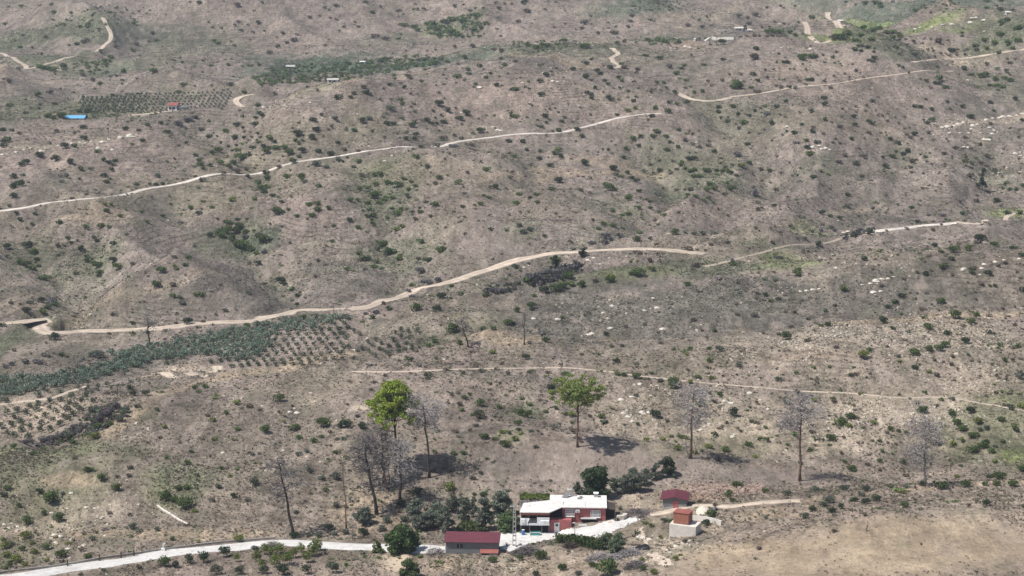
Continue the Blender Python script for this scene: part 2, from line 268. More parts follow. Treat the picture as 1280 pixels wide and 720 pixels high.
RIMS = [([(130,545),(165,515),(200,491),(250,477),(300,466),(360,460),(440,441),(520,435),(640,431),(760,427),(850,423),(930,414),(1010,408),(1100,402),(1200,396),(1280,391)],2.2,'straw',.65),([(430,393),(520,386),(600,374)],2.5,'pink',.6),([(820,573),(900,576),(960,584),(1020,596),(1060,602)],1.5,'pink',.5),
  ([(1010,627),(1100,614),(1200,605),(1280,600)],2.0,'straw',.6),([(0,187),(60,183),(120,176),(168,168)],2.0,'pale',.7),([(230,430),(300,436)],1,'pink',.0),([(60,411),(100,395),(160,372),(230,352),(300,350)],2.5,'straw',.3),([(640,67),(700,66),(760,72)],3,'straw',.5),([(430,103),(520,92),(600,80)],3,'straw',.5),
  ([(600,224),(680,222),(760,216),(830,216)],2,'straw',.45),([(1040,268),(1075,262),(1100,256)],1.6,'pale',.5),([(1185,158),(1230,152),(1280,146)],3,'pale',.55),([(870,30),(920,8),(960,2)],5,'pale',.3),([(975,0),(1010,15),(1045,28)],4,'pale',.35),([(930,4),(900,20),(850,22)],5,'pale',.3)]
gxx, gyy = XX+1.6*vnoise(XX/6., YY/6., 111), YY+1.6*vnoise(XX/6., YY/6., 112)
for px, hw, c, s in RIMS:
    P2 = [ground_at(*p)[:2] for p in px]; xs = [p[0] for p in P2]; ys = [p[1] for p in P2]; m = (XX > min(xs)-20)&(XX < max(xs)+20)&(YY > min(ys)-20)&(YY < max(ys)+20)
    w = (s*(1-sstep(.4, 1.6, seg_d(P2, gyy[m], None, gxx[m], None)/hw*(1+.5*w3[m]))))[:, None]; BASE[m] = BASE[m]*(1-w)+np.array(COL[c])*w
for u, v, ru, rv, s in [(1090,692,235,46,1.),(900,705,70,18,1.),(740,582,150,34,.9),(950,592,110,12,.8),(250,378,90,22,.5),(620,290,60,40,.35)]:
    x, y, rx, ry = world_ell(u, v, ru, rv); d = np.sqrt(((XX-x)/rx)**2+((YY-y)/ry)**2)+.4*w2; k_ = s*(1-sstep(.6,1.2,d)); ROCK = ROCK*(1-np.minimum(k_*1.2,1))-k_
BASE *= np.array((.925,.905,.885)); BASE *= (1+.20*w3+.12*w2)[..., None]
def sample(G, x, y):
    i = np.clip(((np.log(np.clip(y,150.01,6199))-LY0)/LYD).astype(int), 0, NY-1); j = np.clip(((x/y-S0)/SD).astype(int), 0, NS-1)
    return G[i, j]

# ------------------------------------------------------------------ mesh helpers
def tag(o, label=None, cat=None, group=None, kind=None):
    if label: o['label'] = label
    if cat: o['category'] = cat
    if group: o['group'] = group
    if kind: o['kind'] = kind
    return o
def raw_mesh(name, co, quads, col=None, smooth=False, rock=None):
    co = np.ascontiguousarray(co, dtype=np.float32); fc = np.ascontiguousarray(quads, dtype=np.int32); k = fc.shape[1]
    me = bpy.data.meshes.new(name); me.vertices.add(len(co)); me.vertices.foreach_set('co', co.ravel())
    me.loops.add(fc.size); me.loops.foreach_set('vertex_index', fc.ravel())
    me.polygons.add(len(fc)); me.polygons.foreach_set('loop_start', np.arange(0, fc.size, k, dtype=np.int32))
    me.polygons.foreach_set('use_smooth', np.full(len(fc), smooth))
    if col is not None:
        a = me.attributes.new('Col', 'FLOAT_COLOR', 'POINT')
        c = np.ones((len(co), 4), np.float32); c[:, :3] = col; a.data.foreach_set('color', c.ravel())
    if rock is not None:
        a = me.attributes.new('rock', 'FLOAT', 'POINT'); a.data.foreach_set('value', np.ascontiguousarray(rock, dtype=np.float32).ravel())
    me.update(calc_edges=True); return me
def link(name, me, mat=None, parent=None, loc=None, rz=0):
    if mat is not None and not me.materials: me.materials.append(mat)
    o = bpy.data.objects.new(name, me); C.objects.link(o)
    if parent: o.parent = parent
    if loc is not None: o.location = loc
    o.rotation_euler = (0, 0, rz); return o
def empty(name, loc, rz=0, **k):
    o = bpy.data.objects.new(name, None); C.objects.link(o); o.location = loc; o.rotation_euler = (0, 0, rz); o.empty_display_size = .5
    return tag(o, **k)
class MB:                                                  # collects shapes into ONE mesh
    def __init__(s): s.v = []; s.f = []
    def add(s, vs, fs):
        n = len(s.v); s.v += [tuple(map(float, q)) for q in vs]; s.f += [tuple(i+n for i in f) for f in fs]; return s
    def box(s, x0, x1, y0, y1, z0, z1, dz=0.0):            # dz: top rises by dz towards +y
        return s.add([(x0,y0,z0),(x1,y0,z0),(x1,y1,z0),(x0,y1,z0),(x0,y0,z1),(x1,y0,z1),(x1,y1,z1+dz),(x0,y1,z1+dz)],
                     [(3,2,1,0),(4,5,6,7),(0,1,5,4),(1,2,6,5),(2,3,7,6),(3,0,4,7)])
    def slab(s, poly, zs, t):                              # polygon with per-corner height and thickness
        n = len(poly); vs = [(x,y,z-t) for (x,y),z in zip(poly,zs)]+[(x,y,z) for (x,y),z in zip(poly,zs)]
        return s.add(vs, [tuple(range(n))[::-1], tuple(range(n,2*n))]+[(i,(i+1)%n,(i+1)%n+n,i+n) for i in range(n)])
    def tube(s, pts, rad, n=5, cap=True):
        pts = [Vector(p) for p in pts]; rings = []
        for i, p in enumerate(pts):
            d = (pts[min(i+1,len(pts)-1)]-pts[max(i-1,0)]).normalized()
            a = d.cross(Vector((0,0,1))) if abs(d.z) < .95 else d.cross(Vector((1,0,0))); a.normalize(); b = d.cross(a)
            r = rad[i] if hasattr(rad,'__len__') else rad
            rings.append([p+a*(r*math.cos(2*math.pi*k/n))+b*(r*math.sin(2*math.pi*k/n)) for k in range(n)])
        vs = [q for rg in rings for q in rg]
        fs = [(i*n+k, i*n+(k+1)%n, (i+1)*n+(k+1)%n, (i+1)*n+k) for i in range(len(pts)-1) for k in range(n)]
        if cap: fs += [tuple(range(n))[::-1], tuple(range((len(pts)-1)*n, len(pts)*n))]
        return s.add(vs, fs)
    def build(s, name, mat, parent=None, loc=None, rz=0, smooth=False):
        me = bpy.data.meshes.new(name); me.from_pydata(s.v, [], s.f); me.update()
        if smooth: me.polygons.foreach_set('use_smooth', [True]*len(me.polygons))
        return link(name, me, mat, parent, loc, rz)

# ------------------------------------------------------------------ materials
def newmat(name):
    m = bpy.data.materials.new(name); m.use_nodes = True; n = m.node_tree.nodes; l = m.node_tree.links
    return m, n, l, n['Principled BSDF']
def mixc(n, l, a, b, f, mode='MIX'):
    x = n.new('ShaderNodeMix'); x.data_type = 'RGBA'; x.blend_type = mode
    for s, val in ((6, a), (7, b), (0, f)):
        if hasattr(val, 'is_linked') or hasattr(val, 'links'): l.new(val, x.inputs[s])
        elif s == 0: x.inputs[0].default_value = val
        else: x.inputs[s].default_value = (*val, 1)
    return x.outputs[2]
def noise(n, l, vec, scale, detail=4, rough=.55):
    t = n.new('ShaderNodeTexNoise'); t.inputs['Scale'].default_value = scale; t.inputs['Detail'].default_value = detail; t.inputs['Roughness'].default_value = rough
    if vec is not None: l.new(vec, t.inputs['Vector'])
    return t.outputs['Fac']
def ramp(n, l, fac, a, b, ca=0., cb=1.):
    r = n.new('ShaderNodeMapRange'); r.inputs[1].default_value = a; r.inputs[2].default_value = b; r.inputs[3].default_value = ca; r.inputs[4].default_value = cb
    l.new(fac, r.inputs[0]); return r.outputs[0]
def coords(n, l, sc=(1,1,1), obj=True):
    tc = n.new('ShaderNodeTexCoord'); mp = n.new('ShaderNodeMapping'); mp.inputs['Scale'].default_value = sc
    l.new(tc.outputs['Object'], mp.inputs['Vector']); return mp.outputs[0]
def mathn(n, l, op, a, b):
    m = n.new('ShaderNodeMath'); m.operation = op
    for i, q in enumerate((a, b)):
        if isinstance(q, (int, float)): m.inputs[i].default_value = q
        else: l.new(q, m.inputs[i])
    return m.outputs[0]
def ground_material():
    m, n, l, b = newmat('ground_soil')
    at = n.new('ShaderNodeAttribute'); at.attribute_name = 'Col'; rk = n.new('ShaderNodeAttribute'); rk.attribute_name = 'rock'
    v = coords(n, l, (1, .75, .8)); v2 = coords(n, l, (1, .58, .7))
    a = noise(n, l, v, .12, 5); bb = noise(n, l, v, .75, 5, .65); c = noise(n, l, v2, 2.1, 4, .7); d = noise(n, l, v2, 1.15, 3, .6)
    val = mathn(n, l, 'MULTIPLY', ramp(n, l, a, .3, .7, .84, 1.16), ramp(n, l, bb, .3, .7, .66, 1.32))
    val = mathn(n, l, 'MULTIPLY', val, ramp(n, l, c, .3, .7, .64, 1.34))
    big = noise(n, l, v, .028, 4, .6); val = mathn(n, l, 'MULTIPLY', val, ramp(n, l, big, .32, .68, .80, 1.18))
    smooth = ramp(n, l, rk.outputs['Fac'], -1, 0, .55, 1.0); val = mathn(n, l, 'ADD', mathn(n, l, 'MULTIPLY', mathn(n, l, 'SUBTRACT', val, 1.0), smooth), 1.0)
    geo = n.new('ShaderNodeNewGeometry'); sx = n.new('ShaderNodeSeparateXYZ'); l.new(geo.outputs['Position'], sx.inputs[0])       # strata and terrace lines along the contours, terrace shadows painted in as dark bands
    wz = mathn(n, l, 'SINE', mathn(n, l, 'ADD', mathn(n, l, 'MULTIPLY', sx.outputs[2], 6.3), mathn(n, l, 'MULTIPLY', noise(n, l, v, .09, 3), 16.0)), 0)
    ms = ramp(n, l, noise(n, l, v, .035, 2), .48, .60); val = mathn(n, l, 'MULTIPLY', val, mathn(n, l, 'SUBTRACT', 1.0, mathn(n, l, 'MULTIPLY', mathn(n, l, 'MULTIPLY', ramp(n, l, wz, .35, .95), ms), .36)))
    col = mixc(n, l, at.outputs['Color'], (1,1,1), 1.0, 'MULTIPLY')
    sc = n.new('ShaderNodeVectorMath'); sc.operation = 'SCALE'; l.new(col, sc.inputs[0]); l.new(val, sc.inputs['Scale']); col = sc.outputs[0]
    va = coords(n, l, (1, .32, .5)); m1 = noise(n, l, va, .30, 5, .62); m2 = noise(n, l, va, .17, 5, .6); m3 = noise(n, l, va, .62, 4, .65)
    k1 = n.new('ShaderNodeVectorMath'); k1.operation = 'SCALE'; l.new(col, k1.inputs[0]); l.new(mathn(n, l, 'ADD', mathn(n, l, 'MULTIPLY', mathn(n, l, 'SUBTRACT', mathn(n, l, 'MULTIPLY', ramp(n, l, m1, .34, .66, .76, 1.24), ramp(n, l, m3, .34, .66, .80, 1.20)), 1.0), smooth), 1.0), k1.inputs['Scale']); col = k1.outputs[0]
    col = mixc(n, l, col, (.12,.122,.085), mathn(n, l, 'MULTIPLY', mathn(n, l, 'MULTIPLY', ramp(n, l, m2, .56, .66), smooth), .42))
    col = mixc(n, l, col, (.36,.295,.25), mathn(n, l, 'MULTIPLY', mathn(n, l, 'MULTIPLY', ramp(n, l, m2, .44, .34), smooth), .45))
    tuft = ramp(n, l, d, .60, .68); col = mixc(n, l, col, (.075,.072,.045), mathn(n, l, 'MULTIPLY', mathn(n, l, 'MULTIPLY', tuft, smooth), .6))      # low dark herbs
    st = ramp(n, l, noise(n, l, v2, .9, 4, .75), .38, .30)
    col = mixc(n, l, col, (.42,.345,.24), mathn(n, l, 'MULTIPLY', st, .45))                                           # straw
    rn = noise(n, l, v2, 1.6, 5, .8); rr = mathn(n, l, 'SUBTRACT', .74, mathn(n, l, 'MULTIPLY', rk.outputs['Fac'], .19))
    rm = n.new('ShaderNodeMapRange'); l.new(rn, rm.inputs[0]); l.new(rr, rm.inputs[1]); l.new(mathn(n, l, 'ADD', rr, .05), rm.inputs[2])
    col = mixc(n, l, col, (.50,.44,.35), mathn(n, l, 'MULTIPLY', rm.outputs[0], .85))
    l.new(col, b.inputs['Base Color']); b.inputs['Roughness'].default_value = .95; b.inputs['Specular IOR Level'].default_value = .15
    bp = n.new('ShaderNodeBump'); bp.inputs['Strength'].default_value = .9; bp.inputs['Distance'].default_value = .55
    l.new(mathn(n, l, 'ADD', bb, mathn(n, l, 'MULTIPLY', c, .5)), bp.inputs['Height']); l.new(bp.outputs[0], b.inputs['Normal'])
    return m
def leaf_material():
    m, n, l, b = newmat('foliage')
    at = n.new('ShaderNodeAttribute'); at.attribute_name = 'Col'; oi = n.new('ShaderNodeObjectInfo')
    sc = n.new('ShaderNodeVectorMath'); sc.operation = 'SCALE'; l.new(at.outputs['Color'], sc.inputs[0]); l.new(ramp(n, l, oi.outputs['Random'], 0, 1, .8, 1.2), sc.inputs['Scale'])
    l.new(sc.outputs[0], b.inputs['Base Color']); b.inputs['Roughness'].default_value = .7; b.inputs['Specular IOR Level'].default_value = .25
    tr = n.new('ShaderNodeBsdfTranslucent'); l.new(sc.outputs[0], tr.inputs[0]); mx = n.new('ShaderNodeMixShader'); mx.inputs[0].default_value = .40
    l.new(b.outputs[0], mx.inputs[1]); l.new(tr.outputs[0], mx.inputs[2]); l.new(mx.outputs[0], n['Material Output'].inputs[0])
    return m
def plain(name, c, var=.18, scale=2.0, rough=.85, stain=None, bump=.2, metal=0, emit=0, detail=5, sc3=(1,1,1)):
    m, n, l, b = newmat(name); v = coords(n, l, sc3)
    a = noise(n, l, v, scale, detail, .6); c2 = noise(n, l, v, scale*.23, 3)
    f = mathn(n, l, 'MULTIPLY', ramp(n, l, a, .25, .75, 1-var, 1+var), ramp(n, l, c2, .3, .7, 1-var*.7, 1+var*.7))
    s = n.new('ShaderNodeVectorMath'); s.operation = 'SCALE'; s.inputs[0].default_value = c; l.new(f, s.inputs['Scale']); col = s.outputs[0]
    if stain: col = mixc(n, l, col, stain, mathn(n, l, 'MULTIPLY', ramp(n, l, noise(n, l, v, scale*.6, 6, .7), .54, .68), .7))
    l.new(col, b.inputs['Base Color']); b.inputs['Roughness'].default_value = rough; b.inputs['Metallic'].default_value = metal
    b.inputs['Specular IOR Level'].default_value = .25
    if bump:
        bp = n.new('ShaderNodeBump'); bp.inputs['Strength'].default_value = bump; bp.inputs['Distance'].default_value = .1; l.new(a, bp.inputs['Height']); l.new(bp.outputs[0], b.inputs['Normal'])
    return m
M = {}
def roadmat(m):
    n = m.node_tree.nodes; l = m.node_tree.links; b = n['Principled BSDF']; src = b.inputs['Base Color'].links[0].from_socket; at = n.new('ShaderNodeAttribute'); at.attribute_name = 'Col'
    l.new(mixc(n, l, src, at.outputs['Color'], 1.0, 'MULTIPLY'), b.inputs['Base Color']); return m
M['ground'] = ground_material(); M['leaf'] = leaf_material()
M['concrete'] = plain('road_concrete', (.62,.60,.57), .14, 1.2, .9, (.42,.37,.31))
M['dirt'] = plain('track_dirt', (.52,.43,.34), .22, .5, .95, (.33,.27,.21)); M['rim'] = plain('worn_earth', (.36,.30,.235), .2, .5, .95, (.25,.21,.16)); M['stone'] = plain('weathered_limestone', (.48,.42,.34), .3, 1.5, .95, (.30,.26,.21), .5); M['paledirt'] = plain('pale_track_dirt', (.62,.56,.49), .2, .5, .95, (.36,.30,.25))
M['bark'] = plain('burnt_bark', (.075,.058,.05), .3, 6, .95); M['barkred'] = plain('reddish_bark', (.17,.105,.08), .3, 5, .95)
M['twig'] = plain('dead_twigs', (.17,.15,.145), .25, 1, .95, bump=0); M['twigpale'] = plain('pale_twigs', (.30,.275,.265), .25, 1, .95, bump=0)
M['redwall'] = plain('red_painted_wall', (.41,.135,.135), .14, 1.5, .85, (.31,.16,.15)); M['white'] = plain('white_paint', (.80,.79,.77), .06, 1.5, .7)
M['whiteroof'] = plain('white_roof_coating', (.68,.66,.62), .14, .9, .8, (.44,.40,.36)); M['maroon'] = plain('maroon_sheet_metal', (.155,.045,.062), .12, 1.2, .7, (.15,.06,.065), metal=.1)
M['greywall'] = plain('grey_render', (.20,.205,.21), .12, 1.3, .9, (.17,.17,.17)); M['block'] = plain('concrete_block', (.42,.42,.41), .12, 2, .9, (.3,.28,.26))
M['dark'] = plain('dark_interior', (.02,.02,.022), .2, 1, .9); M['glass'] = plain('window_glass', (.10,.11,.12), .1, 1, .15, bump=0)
M['wood'] = plain('weathered_wood', (.22,.18,.15), .25, 3, .9); M['steel'] = plain('grey_steel', (.35,.35,.35), .1, 3, .5, metal=.3)
M['plaster'] = plain('whitewashed_plaster', (.66,.62,.56), .14, 1.2, .9, (.42,.37,.31)); M['brickred'] = plain('red_clay_brick', (.33,.14,.10), .25, 4, .9)
M['blue'] = plain('blue_plastic', (.05,.18,.42), .1, 1, .5); M['teal'] = plain('teal_plastic', (.08,.30,.30), .1, 1, .5); M['bluesheet'] = plain('blue_sheet_roof', (.16,.42,.66), .08, 1, .5)
M['rock'] = plain('pale_limestone', (.60,.55,.47), .22, 1.5, .95, (.38,.31,.25), .6); M['redrock'] = plain('reddish_rubble', (.33,.245,.20), .3, 2, .95, (.5,.42,.34), .6)
M['sand'] = plain('pale_sand', (.60,.55,.46), .1, 2, .95); M['tarp'] = plain('black_tarp', (.018,.018,.02), .3, 2, .5); M['redtile'] = plain('red_roof', (.29,.10,.08), .15, 2, .8)
M['cloth'] = plain('white_curtain_cloth', (.78,.78,.77), .08, 2, .9); M['pole'] = plain('pole_concrete', (.50,.50,.48), .12, 2, .9); M['wall'] = plain('old_concrete_wall', (.34,.31,.28), .2, 1.5, .95, (.2,.18,.15))
M['deadgrass'] = M['leaf']

for k_ in ('concrete','dirt','paledirt','rim'): M[k_+'_road'] = roadmat(M[k_].copy())
# ------------------------------------------------------------------ ground sheet
co = np.stack([XX, YY, ZG], -1).reshape(-1, 3)
i, j = np.meshgrid(np.arange(NY-1), np.arange(NS-1), indexing='ij'); q = (i*NS+j).ravel()
fc = np.stack([q, q+1, q+NS+1, q+NS], 1)
me = raw_mesh('ground', co, fc, BASE.reshape(-1, 3), True, ROCK.reshape(-1))
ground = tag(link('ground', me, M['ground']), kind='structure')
def ribbon(name, path, w, mat, lift=.03, kind='structure', ragged=.38):
    n = len(path); d = np.gradient(path[:, :2], axis=0); d /= np.linalg.norm(d, axis=1)[:, None]+1e-9
    nrm = np.stack([-d[:,1], d[:,0]], 1); K = 9; vs = []; cl = []; nz1 = vnoise(np.arange(n)/5., np.zeros(n), 21); nz2 = vnoise(np.arange(n)/2., np.zeros(n), 22)
    eL = w/2*(1+ragged*(vnoise(np.arange(n)/3.1, np.zeros(n), 5)*.6+vnoise(np.arange(n)/1.1, np.zeros(n), 8)*.4)); eR = w/2*(1+ragged*vnoise(np.arange(n)/2.7, np.zeros(n)+9, 6))
    for k in range(K):
        t = k/(K-1)*2-1; off = np.where(t < 0, t*eL, t*eR)
        xy = path[:, :2]+nrm*off[:, None]; z = np.maximum(height(xy[:,0], xy[:,1]), path[:,2]-.35)+lift+.05*(1-t*t)
        if abs(t) == 1: z = z-lift-.04
        vs.append(np.column_stack([xy, z])); rut = .78+.28*math.exp(-((abs(t)-.42)/.2)**2)-.16*max(0, abs(t)-.75)/.25; fl = np.clip(rut*(1+.12*nz1+.08*vnoise(np.arange(n)/1.3, np.zeros(n)+k, 23)), .3, 1.15)
        if 'concrete' in mat.name: fl = np.clip(1.03-.16*(abs(t) > .8)*(1+nz2)-.07*(1+nz1)-.10*(vnoise(np.arange(n)/1.6, np.zeros(n)+k*.8, 24) > .35), .4, 1.05)
        cl.append(np.repeat(fl[:, None], 3, 1))
    vs = np.stack(vs, 1).reshape(-1, 3); a, b_ = np.meshgrid(np.arange(n-1), np.arange(K-1), indexing='ij'); q = (a*K+b_).ravel()
    me = raw_mesh(name, vs, np.stack([q, q+1, q+K+1, q+K], 1), np.stack(cl, 1).reshape(-1, 3), True)
    if len(me.polygons) and sum(p.normal.z for p in me.polygons) < 0: me.flip_normals()
    return tag(link(name, me, mat), kind=kind)
for k, (nm, px, w, mt) in ROADS.items(): ribbon(nm, RP[k], w, M[mt+'_road'], .07 if RP[k][:,1].mean() > 600 else .05)
def inpoly(x, y, poly):
    r = np.zeros(len(x), bool); n = len(poly)
    for a in range(n):
        x1, y1 = poly[a]; x2, y2 = poly[(a+1)%n]
        c = ((y1 > y) != (y2 > y)) & (x < (x2-x1)*(y-y1)/(y2-y1+1e-12)+x1); r ^= c
    return r
def patch(name, px, mat, step=.28, lift=.04):
    poly = [ground_at(*p)[:2] for p in px]; xs = [p[0] for p in poly]; ys = [p[1] for p in poly]
    gx = np.arange(min(xs), max(xs)+step, step); gy = np.arange(min(ys), max(ys)+step, step)
    cx, cy = np.meshgrid(gx[:-1]+step/2, gy[:-1]+step/2); ok = inpoly(cx.ravel()+.35*vnoise(cx.ravel()/1.5, cy.ravel()/1.5, 3)+.3*vnoise(cx.ravel()/.4, cy.ravel()/.4, 13), cy.ravel()+.6*vnoise(cx.ravel()/1.5, cy.ravel()/1.5, 4)+.4*vnoise(cx.ravel()/.4, cy.ravel()/.4, 14), poly).reshape(cx.shape)
    X, Y = np.meshgrid(gx, gy); vs = np.column_stack([X.ravel(), Y.ravel(), height(X.ravel(), Y.ravel())+lift])
    a, b_ = np.nonzero(ok); q = a*len(gx)+b_; fcs = np.stack([q, q+1, q+len(gx)+1, q+len(gx)], 1)
    used = np.unique(fcs); mp = -np.ones(len(vs), int); mp[used] = np.arange(len(used))
    return tag(link(name, raw_mesh(name, vs[used], mp[fcs], None, True), mat), kind='structure')
patch('yard', [(622,671),(650,667),(690,665),(716,661),(738,658),(757,651),(785,646),(800,649),(772,662),(757,669),(740,673),(700,672),(670,678),(640,690),(626,688)], M['concrete'], lift=.10)
patch('path', [(797,660),(803,658),(806,668),(812,676),(806,684),(799,672)], M['dirt'])
patch('path', [(808,692),(822,690),(836,700),(844,706),(830,708),(815,701)], M['dirt'])
patch('path', [(478,712),(492,694),(514,690),(508,704),(497,716)], plain('trodden_earth', (.47,.38,.28), .1, 1))
